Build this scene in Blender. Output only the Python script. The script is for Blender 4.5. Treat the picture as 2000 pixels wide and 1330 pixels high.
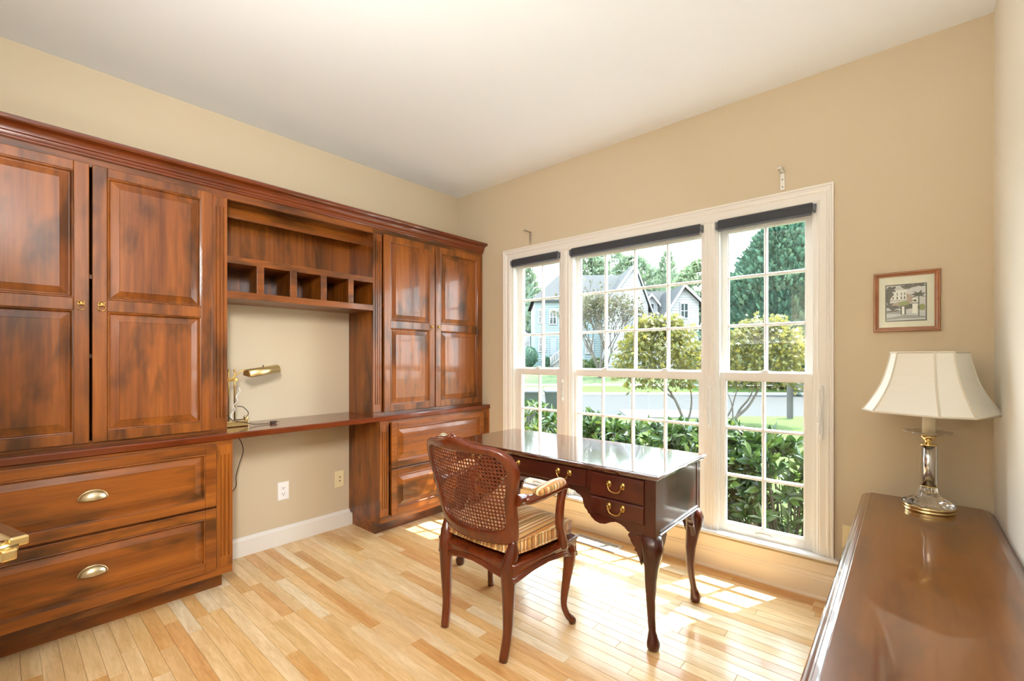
import bpy, bmesh, math, random
from math import sin, cos, pi, radians, sqrt, atan2
from mathutils import Vector, Matrix

random.seed(7)
for _o in list(bpy.data.objects):
    bpy.data.objects.remove(_o, do_unlink=True)
SC = bpy.context.scene
COL = SC.collection

# ------------------------------------------------------------------ camera
YAW = radians(41.233)
CAM_H = 1.25
cam = bpy.data.cameras.new('camera')
cam.sensor_width = 36.0
cam.lens = 36.0 * 881.0 / 2000.0
cam.shift_y = 34.4 / 2000.0
cam.clip_start = 0.02
cam.clip_end = 400
cam_o = bpy.data.objects.new('camera', cam)
cam_o.location = (0, 0, CAM_H)
cam_o.rotation_euler = (pi / 2, 0, YAW)
COL.objects.link(cam_o)
SC.camera = cam_o

# ------------------------------------------------------------------ sky
world = bpy.data.worlds.new('sky')
SC.world = world
world.use_nodes = True
wn = world.node_tree
wn.nodes.clear()
w_out = wn.nodes.new('ShaderNodeOutputWorld')
w_bg = wn.nodes.new('ShaderNodeBackground')
w_tc = wn.nodes.new('ShaderNodeTexCoord')
w_sep = wn.nodes.new('ShaderNodeSeparateXYZ')
w_ramp = wn.nodes.new('ShaderNodeValToRGB')
w_ramp.color_ramp.elements[0].position = 0.0
w_ramp.color_ramp.elements[0].color = (0.93, 0.98, 1.0, 1)
w_ramp.color_ramp.elements[1].position = 0.9
w_ramp.color_ramp.elements[1].color = (0.60, 0.80, 1.0, 1)
wn.links.new(w_tc.outputs['Generated'], w_sep.inputs[0])
wn.links.new(w_sep.outputs['Z'], w_ramp.inputs[0])
wn.links.new(w_ramp.outputs[0], w_bg.inputs['Color'])
w_bg.inputs['Strength'].default_value = 10.5
wn.links.new(w_bg.outputs[0], w_out.inputs[0])

# ------------------------------------------------------------------ sun
def aim(o, d):
    o.rotation_euler = Vector(d).to_track_quat('-Z', 'Y').to_euler()

sun = bpy.data.lights.new('sun', 'SUN')
sun.energy = 20.0
sun.angle = radians(0.6)
sun.color = (1.0, 0.95, 0.86)
sun_o = bpy.data.objects.new('sun', sun)
_az, _el = radians(24.3), radians(61.5)
aim(sun_o, (-sin(_az) * cos(_el), -cos(_az) * cos(_el), -sin(_el)))
sun_o.location = (6, 14, 30)
COL.objects.link(sun_o)

# ------------------------------------------------------------------ added fill lamps, out of view, to brighten the room
def area(name, loc, d, sx, sy, power, color=(1, 1, 1)):
    l = bpy.data.lights.new(name, 'AREA')
    l.shape = 'RECTANGLE'
    l.size, l.size_y = sx, sy
    l.energy = power
    l.color = color
    o = bpy.data.objects.new(name, l)
    o.location = loc
    aim(o, d)
    COL.objects.link(o)
    return o

area('fill_up', (-0.75, -0.16, 1.42), (0.0, -0.04, 1), 1.5, 0.24, 42, (0.97, 0.99, 1.0))
fl2 = area('fill_side', (0.12, -0.225, 2.2), (-1.0, 0.36, -0.38), 0.22, 0.5, 20, (1.0, 0.99, 0.97))
fl2.data.spread = radians(110)      # narrowed fill: lights the cabinet side, not the window wall

vs = SC.view_settings
vs.view_transform = 'Standard'
vs.look = 'None'
vs.gamma = 1.0
vs.exposure = 0.55
vs.use_curve_mapping = False
SC.display_settings.display_device = 'sRGB'
cy = SC.cycles
cy.use_denoising = True
cy.denoiser = 'OPENIMAGEDENOISE'
cy.denoising_prefilter = 'ACCURATE'
cy.denoising_input_passes = 'RGB_ALBEDO_NORMAL'
cy.max_bounces = 10
cy.diffuse_bounces = 5
cy.glossy_bounces = 5
cy.transmission_bounces = 6
cy.transparent_max_bounces = 16
cy.sample_clamp_indirect = 6.0
cy.caustics_reflective = False
cy.caustics_refractive = False

# ------------------------------------------------------------------ materials
def srgb(r, g=None, b=None):
    if g is None:
        r, g, b = r
    f = lambda c: (c / 255.0) / 12.92 if c / 255.0 <= 0.04045 else ((c / 255.0 + 0.055) / 1.055) ** 2.4
    return (f(r), f(g), f(b), 1.0)

class NT:
    def __init__(self, name):
        self.m = bpy.data.materials.new(name)
        self.m.use_nodes = True
        self.t = self.m.node_tree
        self.t.nodes.clear()
        self.out = self.n('ShaderNodeOutputMaterial')
    def n(self, kind, **kw):
        nd = self.t.nodes.new(kind)
        for k, v in kw.items():
            setattr(nd, k, v)
        return nd
    def l(self, a, b):
        self.t.links.new(a, b)
    def bsdf(self, rough=0.5, metal=0.0, coat=0.0, coat_rough=0.05, spec=0.5, trans=0.0, ior=1.5, coat_ior=1.5):
        b = self.n('ShaderNodeBsdfPrincipled')
        b.inputs['Roughness'].default_value = rough
        b.inputs['Metallic'].default_value = metal
        b.inputs['Coat Weight'].default_value = coat
        b.inputs['Coat Roughness'].default_value = coat_rough
        b.inputs['Coat IOR'].default_value = coat_ior
        b.inputs['Specular IOR Level'].default_value = spec
        b.inputs['Transmission Weight'].default_value = trans
        b.inputs['IOR'].default_value = ior
        self.l(b.outputs[0], self.out.inputs[0])
        return b
    def ramp(self, stops, interp='LINEAR'):
        r = self.n('ShaderNodeValToRGB')
        cr = r.color_ramp
        cr.interpolation = interp
        while len(cr.elements) > len(stops):
            cr.elements.remove(cr.elements[-1])
        while len(cr.elements) < len(stops):
            cr.elements.new(0.5)
        for e, (p, c) in zip(cr.elements, stops):
            e.position = p
            e.color = c if len(c) == 4 else (*c, 1)
        return r
    def coords(self, scale, rnd=5.0, space='Object'):
        tc = self.n('ShaderNodeTexCoord')
        mp = self.n('ShaderNodeMapping')
        mp.inputs['Scale'].default_value = scale
        if rnd:
            oi = self.n('ShaderNodeObjectInfo')
            mu = self.n('ShaderNodeVectorMath', operation='SCALE')
            cb = self.n('ShaderNodeCombineXYZ')
            self.l(oi.outputs['Random'], cb.inputs[0])
            self.l(oi.outputs['Random'], cb.inputs[1])
            self.l(oi.outputs['Random'], cb.inputs[2])
            self.l(cb.outputs[0], mu.inputs[0])
            mu.inputs['Scale'].default_value = rnd
            self.l(mu.outputs[0], mp.inputs['Location'])
        self.l(tc.outputs[space], mp.inputs['Vector'])
        return mp.outputs[0]
    def noise(self, vec, scale=5, detail=4, rough=0.5, dist=0.0):
        nz = self.n('ShaderNodeTexNoise')
        nz.inputs['Scale'].default_value = scale
        nz.inputs['Detail'].default_value = detail
        nz.inputs['Roughness'].default_value = rough
        nz.inputs['Distortion'].default_value = dist
        self.l(vec, nz.inputs['Vector'])
        return nz.outputs['Fac']
    def mix(self, fac, a, b, blend='MIX'):
        m = self.n('ShaderNodeMix', data_type='RGBA', blend_type=blend)
        def put(s, v):
            if isinstance(v, (tuple, list)):
                s.default_value = v if len(v) == 4 else (*v, 1)
            elif isinstance(v, (int, float)):
                s.default_value = v
            else:
                self.l(v, s)
        put(m.inputs[0], fac)
        put(m.inputs[6], a)
        put(m.inputs[7], b)
        return m.outputs[2]
    def bump(self, b, h, strength=0.1, dist=0.002):
        bp = self.n('ShaderNodeBump')
        bp.inputs['Strength'].default_value = strength
        bp.inputs['Distance'].default_value = dist
        self.l(h, bp.inputs['Height'])
        self.l(bp.outputs[0], b.inputs['Normal'])

def plain(name, col, rough=0.5, metal=0.0, coat=0.0, spec=0.5, bump=0.0, bscale=200.0, var=0.0):
    t = NT(name)
    b = t.bsdf(rough, metal, coat, spec=spec)
    if var or bump:
        v = t.coords((1, 1, 1), 3.0)
        f = t.noise(v, bscale, 4)
    if var:
        r = t.ramp([(0.3, tuple(c * (1 - var) for c in col[:3])), (0.7, tuple(min(1, c * (1 + var)) for c in col[:3]))])
        t.l(t.noise(v, 3.0, 3), r.inputs[0])
        t.l(r.outputs[0], b.inputs['Base Color'])
    else:
        b.inputs['Base Color'].default_value = col
    if bump:
        t.bump(b, f, bump)
    return t.m

def wood(name, dark, mid, light, axis='Z', rough=0.32, coat=0.25, blotch=0.7, knots=True, grain=1.0, coat_rough=0.06, coat_ior=1.5):
    """stained wood: long grain along axis, cloudy stain, a few dark knots"""
    t = NT(name)
    b = t.bsdf(rough, 0, coat, coat_rough, spec=0.45, coat_ior=coat_ior)
    st = {'X': (0.05, 1, 1), 'Y': (1, 0.05, 1), 'Z': (1, 1, 0.05)}[axis]
    st2 = {'X': (0.30, 1, 1), 'Y': (1, 0.30, 1), 'Z': (1, 1, 0.30)}[axis]
    v = t.coords(st, 6.0)
    v2 = t.coords(st2, 9.0)
    g = t.noise(v, 46 * grain, 5, 0.62, 0.15)
    gw = t.noise(v, 11 * grain, 2, 0.5, 0.1)
    av = t.n('ShaderNodeMath', operation='ADD')
    hf = t.n('ShaderNodeMath', operation='MULTIPLY')
    hf.inputs[1].default_value = 0.5
    t.l(g, av.inputs[0]); t.l(gw, av.inputs[1]); t.l(av.outputs[0], hf.inputs[0])
    gr = t.ramp([(0.34, mid), (0.66, light)])
    t.l(hf.outputs[0], gr.inputs[0])
    bl = t.noise(v2, 7.5, 3, 0.6, 0.25)
    br = t.ramp([(0.36, (1, 1, 1)), (0.52, (0, 0, 0))])
    t.l(bl, br.inputs[0])
    mul = t.n('ShaderNodeMath', operation='MULTIPLY')
    t.l(br.outputs[0], mul.inputs[0])
    mul.inputs[1].default_value = blotch
    c = t.mix(mul.outputs[0], gr.outputs[0], dark)
    if knots:
        st3 = {'X': (0.6, 1, 1), 'Y': (1, 0.6, 1), 'Z': (1, 1, 0.6)}[axis]
        v3 = t.coords(st3, 9.0)
        wob = t.noise(v3, 9.0, 3, 0.6, 0.0)
        vo = t.n('ShaderNodeTexVoronoi')
        vo.inputs['Scale'].default_value = 3.0
        t.l(v3, vo.inputs['Vector'])
        sb = t.n('ShaderNodeMath', operation='MULTIPLY_ADD')
        t.l(wob, sb.inputs[0]); sb.inputs[1].default_value = 0.28; t.l(vo.outputs['Distance'], sb.inputs[2])
        kr = t.ramp([(0.19, (1, 1, 1)), (0.32, (0, 0, 0))])
        t.l(sb.outputs[0], kr.inputs[0])
        mk = t.n('ShaderNodeMath', operation='MULTIPLY')
        t.l(kr.outputs[0], mk.inputs[0])
        mk.inputs[1].default_value = 0.7
        c = t.mix(mk.outputs[0], c, tuple(x * 0.5 for x in dark[:3]))
    t.l(c, b.inputs['Base Color'])
    return t.m

AL_D, AL_M, AL_L = srgb(44, 22, 4), srgb(100, 47, 8), srgb(156, 88, 26)
M = {}
M['alder_v'] = wood('alder_stained_vertical', AL_D, AL_M, AL_L, 'Z')
M['alder_h'] = wood('alder_stained_horizontal', AL_D, AL_M, AL_L, 'Y')
M['alder_red'] = wood('alder_red_edge', srgb(56, 20, 7), srgb(94, 37, 12), srgb(120, 54, 20), 'Y', rough=0.2, coat=0.5, blotch=0.4, knots=False)
M['mahog_v'] = wood('mahogany_upright', srgb(32, 9, 6), srgb(64, 21, 12), srgb(82, 31, 17), 'Z', 0.3, 0.5, 0.5, False, coat_rough=0.08)
M['mahog_h'] = wood('mahogany_level', srgb(32, 9, 6), srgb(62, 20, 12), srgb(82, 31, 17), 'X', 0.3, 0.5, 0.5, False, coat_rough=0.08)
M['mahog_top'] = wood('mahogany_polished_top', srgb(44, 18, 12), srgb(76, 34, 22), srgb(92, 44, 28), 'X', 0.1, 1.0, 0.4, False, coat_rough=0.05, coat_ior=2.3)
M['walnut'] = wood('walnut_console', srgb(70, 34, 3), srgb(100, 52, 6), srgb(122, 70, 12), 'Y', 0.3, 0.75, 0.5, False, 0.7, 0.035, 1.6)
M['chairwood'] = wood('chair_fruitwood', srgb(52, 16, 6), srgb(88, 32, 10), srgb(112, 46, 16), 'Z', 0.25, 0.5, 0.5, False)
M['paint'] = plain('wall_paint_sand', srgb(207, 192, 166), 0.75, spec=0.2, bump=0.04, bscale=400)
M['paint_pale'] = plain('wall_paint_pale', srgb(236, 231, 220), 0.7, spec=0.25)
M['ceil'] = plain('ceiling_paint_white', srgb(242, 246, 252), 0.9, spec=0.1)
M['white'] = plain('trim_paint_white', srgb(232, 229, 224), 0.32, spec=0.45)
M['whitewarm'] = plain('trim_paint_cream', srgb(240, 226, 203), 0.4, spec=0.4)
M['vinyl'] = plain('white_vinyl', srgb(234, 233, 230), 0.3)
M['brass'] = plain('polished_brass', srgb(230, 206, 150), 0.16, 1.0)
M['brass_satin'] = plain('satin_brass', srgb(226, 204, 150), 0.42, 1.0)
M['brass_old'] = plain('antique_brass', srgb(196, 158, 92), 0.28, 1.0)
M['pewter'] = plain('brushed_pewter_brass', srgb(206, 190, 156), 0.32, 1.0)
M['chrome'] = plain('polished_chrome', srgb(240, 240, 240), 0.16, 1.0)
M['steel'] = plain('bracket_steel', srgb(200, 196, 186), 0.35, 1.0)
M['charcoal'] = plain('charcoal_shade_cloth', srgb(58, 60, 66), 0.75, bump=0.15, bscale=900)
M['greyplastic'] = plain('grey_plastic', srgb(96, 100, 108), 0.45)
M['black'] = plain('black_plastic', srgb(24, 22, 20), 0.5)
M['brownplastic'] = plain('brown_flex', srgb(58, 40, 28), 0.5)
M['outlet'] = plain('outlet_white', srgb(248, 248, 248), 0.35)
M['almond'] = plain('plate_almond', srgb(236, 222, 180), 0.4)
M['darkslot'] = plain('dark_slot', srgb(20, 16, 12), 0.7)
M['vent'] = plain('vent_enamel', srgb(214, 208, 196), 0.45)
M['shade'] = plain('lamp_shade_silk', srgb(236, 234, 226), 0.7, bump=0.05, bscale=900)
M['candle'] = plain('lamp_sleeve', srgb(238, 226, 196), 0.5)
M['matboard'] = plain('mat_board', srgb(226, 222, 206), 0.8)
M['framewood'] = wood('frame_walnut', srgb(92, 50, 26), srgb(140, 84, 46), srgb(160, 104, 62), 'X', 0.3, 0.3, 0.3, False)
M['subfloor'] = plain('subfloor_dark', srgb(70, 44, 24), 0.9)

def glassmat(name, tint=(1, 1, 1, 1), refl=0.06):
    t = NT(name)
    tr = t.n('ShaderNodeBsdfTransparent')
    tr.inputs[0].default_value = tint
    gl = t.n('ShaderNodeBsdfGlossy')
    gl.inputs['Roughness'].default_value = 0.0
    fr = t.n('ShaderNodeFresnel')
    ge = t.n('ShaderNodeNewGeometry')      # the same reflection from either face of the pane
    io = t.n('ShaderNodeMix', data_type='FLOAT')
    io.inputs[2].default_value = 1.45
    io.inputs[3].default_value = 1 / 1.45
    t.l(ge.outputs['Backfacing'], io.inputs[0])
    t.l(io.outputs[0], fr.inputs[0])
    mu = t.n('ShaderNodeMath', operation='MULTIPLY')
    mu.inputs[1].default_value = refl / 0.06
    t.l(fr.outputs[0], mu.inputs[0])
    mx = t.n('ShaderNodeMixShader')
    t.l(mu.outputs[0], mx.inputs[0])
    t.l(tr.outputs[0], mx.inputs[1])
    t.l(gl.outputs[0], mx.inputs[2])
    t.l(mx.outputs[0], t.out.inputs[0])
    return t.m
M['pane'] = glassmat('window_glass', (0.98, 1.0, 0.99, 1), 0.05)
M['crystal_thin'] = glassmat('thin_crystal', (0.97, 0.98, 0.99, 1), 0.22)
M['shade_trim'] = plain('shade_trim_cloth', srgb(214, 206, 190), 0.7)
_t = NT('lamp_crystal')
_b = _t.bsdf(0.02, 0, 0, spec=0.6, trans=1.0, ior=1.5)
_b.inputs['Base Color'].default_value = (0.97, 0.98, 1, 1)
M['crystal'] = _t.m

def floorboard():
    t = NT('floor_maple_strip')
    b = t.bsdf(0.3, 0, 0.32, 0.12, spec=0.22, coat_ior=1.5)
    v = t.coords((0.12, 1, 1), 20.0)
    oi = t.n('ShaderNodeObjectInfo')
    g = t.noise(v, 60, 6, 0.65, 1.2)
    gr = t.ramp([(0.28, (0.80, 0.74, 0.66)), (0.62, (1, 1, 1))])
    t.l(g, gr.inputs[0])
    w = t.noise(v, 9, 3, 0.5, 2.0)
    wr = t.ramp([(0.35, (0.88, 0.80, 0.70)), (0.6, (1, 1, 1))])
    t.l(w, wr.inputs[0])
    c = t.mix(1.0, oi.outputs['Color'], gr.outputs[0], 'MULTIPLY')
    c = t.mix(1.0, c, wr.outputs[0], 'MULTIPLY')
    t.l(c, b.inputs['Base Color'])
    return t.m
M['floor'] = floorboard()

def stripes():
    t = NT('cushion_stripe_cloth')
    b = t.bsdf(0.6, 0, 0, spec=0.35)
    b.inputs['Sheen Weight'].default_value = 0.3
    geo = t.n('ShaderNodeNewGeometry')
    sp = t.n('ShaderNodeSeparateXYZ')
    sn = t.n('ShaderNodeSeparateXYZ')
    t.l(geo.outputs['Position'], sp.inputs[0])
    t.l(geo.outputs['Normal'], sn.inputs[0])
    ab = t.n('ShaderNodeMath', operation='ABSOLUTE')
    t.l(sn.outputs['X'], ab.inputs[0])
    gt = t.n('ShaderNodeMath', operation='GREATER_THAN')
    t.l(ab.outputs[0], gt.inputs[0])
    gt.inputs[1].default_value = 0.72
    mx = t.n('ShaderNodeMix', data_type='FLOAT')
    t.l(gt.outputs[0], mx.inputs[0])
    t.l(sp.outputs['X'], mx.inputs[2])
    t.l(sp.outputs['Y'], mx.inputs[3])
    sc = t.n('ShaderNodeMath', operation='MULTIPLY')
    sc.inputs[1].default_value = 8.0
    t.l(mx.outputs[0], sc.inputs[0])
    fr = t.n('ShaderNodeMath', operation='FRACT')
    t.l(sc.outputs[0], fr.inputs[0])
    G, Br, Cr, Ol, Go = srgb(206, 158, 88), srgb(120, 74, 38), srgb(232, 208, 160), srgb(134, 124, 84), srgb(188, 126, 60)
    r = t.ramp([(0, G), (.12, Br), (.17, Go), (.30, Cr), (.38, Go), (.46, Ol), (.52, G), (.62, Br), (.66, Cr), (.74, Go), (.84, Cr), (.90, Br), (.93, Go)], 'CONSTANT')
    t.l(fr.outputs[0], r.inputs[0])
    t.l(r.outputs[0], b.inputs['Base Color'])
    return t.m
M['stripe'] = stripes()
M['cane'] = plain('cane_weave', srgb(98, 44, 18), 0.45, var=0.2)

def leafmat(name, cols, rough=0.4, trans=0.25, spec=0.5):
    """leaf colour differs from leaf to leaf"""
    t = NT(name)
    geo = t.n('ShaderNodeNewGeometry')
    oi = t.n('ShaderNodeObjectInfo')
    ad = t.n('ShaderNodeMath', operation='ADD')
    t.l(geo.outputs['Random Per Island'], ad.inputs[0])
    t.l(oi.outputs['Random'], ad.inputs[1])
    fr = t.n('ShaderNodeMath', operation='FRACT')
    t.l(ad.outputs[0], fr.inputs[0])
    r = t.ramp([(i / max(1, len(cols) - 1), c) for i, c in enumerate(cols)])
    t.l(fr.outputs[0], r.inputs[0])
    b = t.n('ShaderNodeBsdfPrincipled')
    b.inputs['Roughness'].default_value = rough
    b.inputs['Specular IOR Level'].default_value = spec
    t.l(r.outputs[0], b.inputs['Base Color'])
    tl = t.n('ShaderNodeBsdfTranslucent')
    t.l(r.outputs[0], tl.inputs[0])
    mx = t.n('ShaderNodeMixShader')
    mx.inputs[0].default_value = trans
    t.l(b.outputs[0], mx.inputs[1])
    t.l(tl.outputs[0], mx.inputs[2])
    t.l(mx.outputs[0], t.out.inputs[0])
    return t.m
M['laurel'] = leafmat('laurel_leaf', [srgb(26, 44, 19), srgb(44, 68, 26), srgb(64, 85, 31), srgb(33, 56, 29), srgb(87, 101, 43)], 0.28, 0.3)
M['maple'] = leafmat('maple_leaf', [srgb(77, 77, 32), srgb(106, 101, 43), srgb(62, 70, 36), srgb(120, 108, 46), srgb(86, 89, 46)], 0.45, 0.45)
M['conifer'] = leafmat('cypress_spray', [srgb(48, 76, 61), srgb(61, 87, 69), srgb(43, 69, 58), srgb(76, 98, 75)], 0.6, 0.25, 0.2)
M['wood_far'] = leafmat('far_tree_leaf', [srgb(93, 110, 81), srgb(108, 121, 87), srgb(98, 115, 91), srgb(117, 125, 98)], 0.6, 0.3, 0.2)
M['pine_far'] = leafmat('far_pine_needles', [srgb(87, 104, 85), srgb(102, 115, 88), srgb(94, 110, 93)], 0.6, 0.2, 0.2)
M['myrtle'] = leafmat('myrtle_leaf', [srgb(80, 76, 54), srgb(69, 70, 47), srgb(91, 84, 64), srgb(58, 63, 41)], 0.6, 0.3, 0.2)
M['box'] = leafmat('boxwood_leaf', [srgb(52, 66, 32), srgb(66, 80, 40), srgb(42, 59, 32)], 0.5, 0.2, 0.2)
M['bark'] = plain('grey_brown_bark', srgb(63, 56, 47), 0.85, var=0.2, bump=0.3, bscale=60)
M['twig'] = plain('laurel_twig', srgb(52, 43, 28), 0.8)
M['grass'] = plain('lawn_turf', srgb(54, 68, 28), 0.9, var=0.12, bump=0.5, bscale=90, spec=0.1)
M['grass_far'] = plain('lawn_turf_far', srgb(62, 73, 47), 0.9, var=0.15, spec=0.1)
M['asphalt'] = plain('road_asphalt', srgb(42, 42, 41), 0.85, var=0.04, bump=0.2, bscale=60, spec=0.2)
M['concrete'] = plain('pale_concrete', srgb(102, 101, 96), 0.85, var=0.04, spec=0.2)
M['siding'] = plain('white_lap_siding', srgb(131, 131, 131), 0.6, spec=0.2)
M['siding_shade_tint'] = plain('shade_tinted_siding', srgb(99, 110, 110), 0.6, spec=0.2)  # siding of the shadowed house front, with the cyan shade put into its colour
M['roof'] = plain('grey_shingle', srgb(52, 53, 53), 0.85, var=0.06, bump=0.4, bscale=20, spec=0.1)
M['farglass'] = plain('house_window_glass', srgb(45, 53, 53), 0.1)
M['bin'] = plain('bin_green_plastic', srgb(27, 37, 34), 0.45)
M['postwood'] = plain('weathered_post', srgb(46, 46, 42), 0.8, var=0.1)

# ------------------------------------------------------------------ mesh helpers
WL = {}          # world location of every object made here

class MB:
    """gathers shapes; build() links them as ONE mesh object"""
    def __init__(self, xf=None):
        self.v, self.f, self.mi, self.sm = [], [], [], []
        self.xf = xf
        self.cur = 0
    def add(self, vs, fs, smooth=False):
        b = len(self.v)
        self.v.extend([tuple(p) for p in vs])
        for f in fs:
            self.f.append(tuple(i + b for i in f))
            self.mi.append(self.cur)
            self.sm.append(smooth)
        return self
    def box(self, x0, x1, y0, y1, z0, z1):
        vs = [(x, y, z) for z in (z0, z1) for y in (y0, y1) for x in (x0, x1)]
        return self.add(vs, [(0, 2, 3, 1), (4, 5, 7, 6), (0, 1, 5, 4), (2, 6, 7, 3), (0, 4, 6, 2), (1, 3, 7, 5)])
    def prism(self, pts, axis, a0, a1, smooth=False):
        """pts: outline in the plane across axis: X->(y,z)  Y->(x,z)  Z->(x,y)"""
        n = len(pts)
        mk = {'X': lambda p, a: (a, p[0], p[1]), 'Y': lambda p, a: (p[0], a, p[1]), 'Z': lambda p, a: (p[0], p[1], a)}[axis]
        vs = [mk(p, a0) for p in pts] + [mk(p, a1) for p in pts]
        fs = [(i, (i + 1) % n, (i + 1) % n + n, i + n) for i in range(n)]
        b = len(self.v)
        self.add(vs, fs, smooth)
        self.add([], [])
        self.f.append(tuple(b + i for i in reversed(range(n)))); self.mi.append(self.cur); self.sm.append(False)
        self.f.append(tuple(b + n + i for i in range(n))); self.mi.append(self.cur); self.sm.append(False)
        return self
    def loft(self, rings, closed=True, cap0=True, cap1=True, smooth=False):
        """rings: lists of points of equal length, joined one to the next"""
        n = len(rings[0])
        vs = [p for r in rings for p in r]
        fs = []
        m = n if closed else n - 1
        for k in range(len(rings) - 1):
            for i in range(m):
                j = (i + 1) % n
                fs.append((k * n + i, k * n + j, (k + 1) * n + j, (k + 1) * n + i))
        b = len(self.v)
        self.add(vs, fs, smooth)
        if cap0:
            self.f.append(tuple(b + i for i in reversed(range(n)))); self.mi.append(self.cur); self.sm.append(False)
        if cap1:
            self.f.append(tuple(b + (len(rings) - 1) * n + i for i in range(n))); self.mi.append(self.cur); self.sm.append(False)
        return self
    def lathe(self, prof, c=(0, 0, 0), axis='Z', seg=24, smooth=True):
        """prof: (radius, along)"""
        rings = []
        for r, h in prof:
            ring = []
            for i in range(seg):
                a = 2 * pi * i / seg
                p, q = max(r, 1e-5) * cos(a), max(r, 1e-5) * sin(a)
                ring.append({'Z': (c[0] + p, c[1] + q, c[2] + h), 'X': (c[0] + h, c[1] + p, c[2] + q), 'Y': (c[0] + q, c[1] + h, c[2] + p)}[axis])
            rings.append(ring)
        return self.loft(rings, True, True, True, smooth)
    def tube(self, path, rad, seg=8, smooth=True, flat=1.0, up=None, caps=True, closed=False):
        """path: points; rad: number or list; flat squashes the section sideways"""
        P = [Vector(p) for p in path]
        n = len(P)
        R = rad if isinstance(rad, (list, tuple)) else [rad] * n
        rings = []
        prev = None
        for i in range(n):
            if closed:
                d = P[(i + 1) % n] - P[(i - 1) % n]
            else:
                d = P[min(i + 1, n - 1)] - P[max(i - 1, 0)]
            d.normalize()
            if prev is None:
                u = Vector(up) if up else (Vector((0, 0, 1)) if abs(d.z) < 0.9 else Vector((0, 1, 0)))
            else:
                u = prev
            u = (u - d * u.dot(d))
            u.normalize()
            prev = u
            w = d.cross(u)
            rings.append([tuple(P[i] + (u * cos(2 * pi * k / seg) + w * (flat * sin(2 * pi * k / seg))) * R[i]) for k in range(seg)])
        if closed:
            rings.append(rings[0])
            return self.loft(rings, True, False, False, smooth)
        return self.loft(rings, True, caps, caps, smooth)
    def ball(self, c, r, seg=12, rings=8, smooth=True):
        rx, ry, rz = r if isinstance(r, (tuple, list)) else (r, r, r)
        rr = []
        for k in range(rings + 1):
            t = pi * k / rings
            rr.append([(c[0] + rx * max(sin(t), 1e-4) * cos(2 * pi * i / seg), c[1] + ry * max(sin(t), 1e-4) * sin(2 * pi * i / seg), c[2] - rz * cos(t)) for i in range(seg)])
        return self.loft(rr, True, True, True, smooth)
    def build(self, name, mat, parent=None, label=None, cat=None, group=None, kind=None, bevel=0.0, bseg=2, origin=None, shade=None):
        vs = self.v
        if self.xf is not None:
            vs = [tuple(self.xf @ Vector(p)) for p in vs]
        if origin is None:
            xs, ys, zs = zip(*vs)
            origin = Vector(((min(xs) + max(xs)) / 2, (min(ys) + max(ys)) / 2, min(zs)))
        origin = Vector(origin)
        me = bpy.data.meshes.new(name)
        me.from_pydata([(p[0] - origin[0], p[1] - origin[1], p[2] - origin[2]) for p in vs], [], self.f)
        mats = mat if isinstance(mat, (list, tuple)) else [mat]
        for m in mats:
            me.materials.append(M[m] if isinstance(m, str) else m)
        me.polygons.foreach_set('material_index', self.mi)
        sm = self.sm if shade is None else [shade] * len(self.sm)
        me.polygons.foreach_set('use_smooth', sm)
        bm = bmesh.new()
        bm.from_mesh(me)
        bmesh.ops.recalc_face_normals(bm, faces=bm.faces)
        bm.to_mesh(me)
        bm.free()
        me.update()
        o = bpy.data.objects.new(name, me)
        COL.objects.link(o)
        place(o, origin, parent)
        tag(o, label, cat, group, kind)
        if bevel:
            md = o.modifiers.new('edge', 'BEVEL')
            md.width = bevel
            md.segments = bseg
            md.limit_method = 'ANGLE'
            md.angle_limit = radians(40)
        return o

def place(o, origin, parent=None):
    WL[o.name] = Vector(origin)
    if parent is not None:
        o.parent = parent
        o.location = Vector(origin) - WL[parent.name]
    else:
        o.location = origin

def tag(o, label=None, cat=None, group=None, kind=None):
    if label: o['label'] = label
    if cat: o['category'] = cat
    if group: o['group'] = group
    if kind: o['kind'] = kind
    return o

def root(name, loc, label, cat, group=None, kind=None):
    o = bpy.data.objects.new(name, None)
    o.empty_display_size = 0.1
    COL.objects.link(o)
    place(o, loc)
    return tag(o, label, cat, group, kind)

def copy_part(src, loc, parent, name=None):
    """same mesh data again, at a world place, under a parent"""
    o = src.copy()
    COL.objects.link(o)
    place(o, loc, parent)
    return o

def rect(x0, x1, y0, y1, off, z):
    """rectangle pulled in by off at height z"""
    return [(x0 + off, y0 + off, z), (x1 - off, y0 + off, z), (x1 - off, y1 - off, z), (x0 + off, y1 - off, z)]

def smooth_path(pts, n=6):
    """Catmull-Rom through the points"""
    P = [Vector(p) for p in pts]
    P = [P[0] * 2 - P[1]] + P + [P[-1] * 2 - P[-2]]
    out = []
    for i in range(1, len(P) - 2):
        for k in range(n):
            t = k / n
            a, b, c, d = P[i - 1], P[i], P[i + 1], P[i + 2]
            out.append(0.5 * ((2 * b) + (c - a) * t + (2 * a - 5 * b + 4 * c - d) * t * t + (3 * b - a - 3 * c + d) * t ** 3))
    out.append(P[-2])
    return out

def interp(xs, ys, x):
    for i in range(len(xs) - 1):
        if x <= xs[i + 1]:
            t = (x - xs[i]) / (xs[i + 1] - xs[i])
            return ys[i] + (ys[i + 1] - ys[i]) * max(0, min(1, t))
    return ys[-1]

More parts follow.
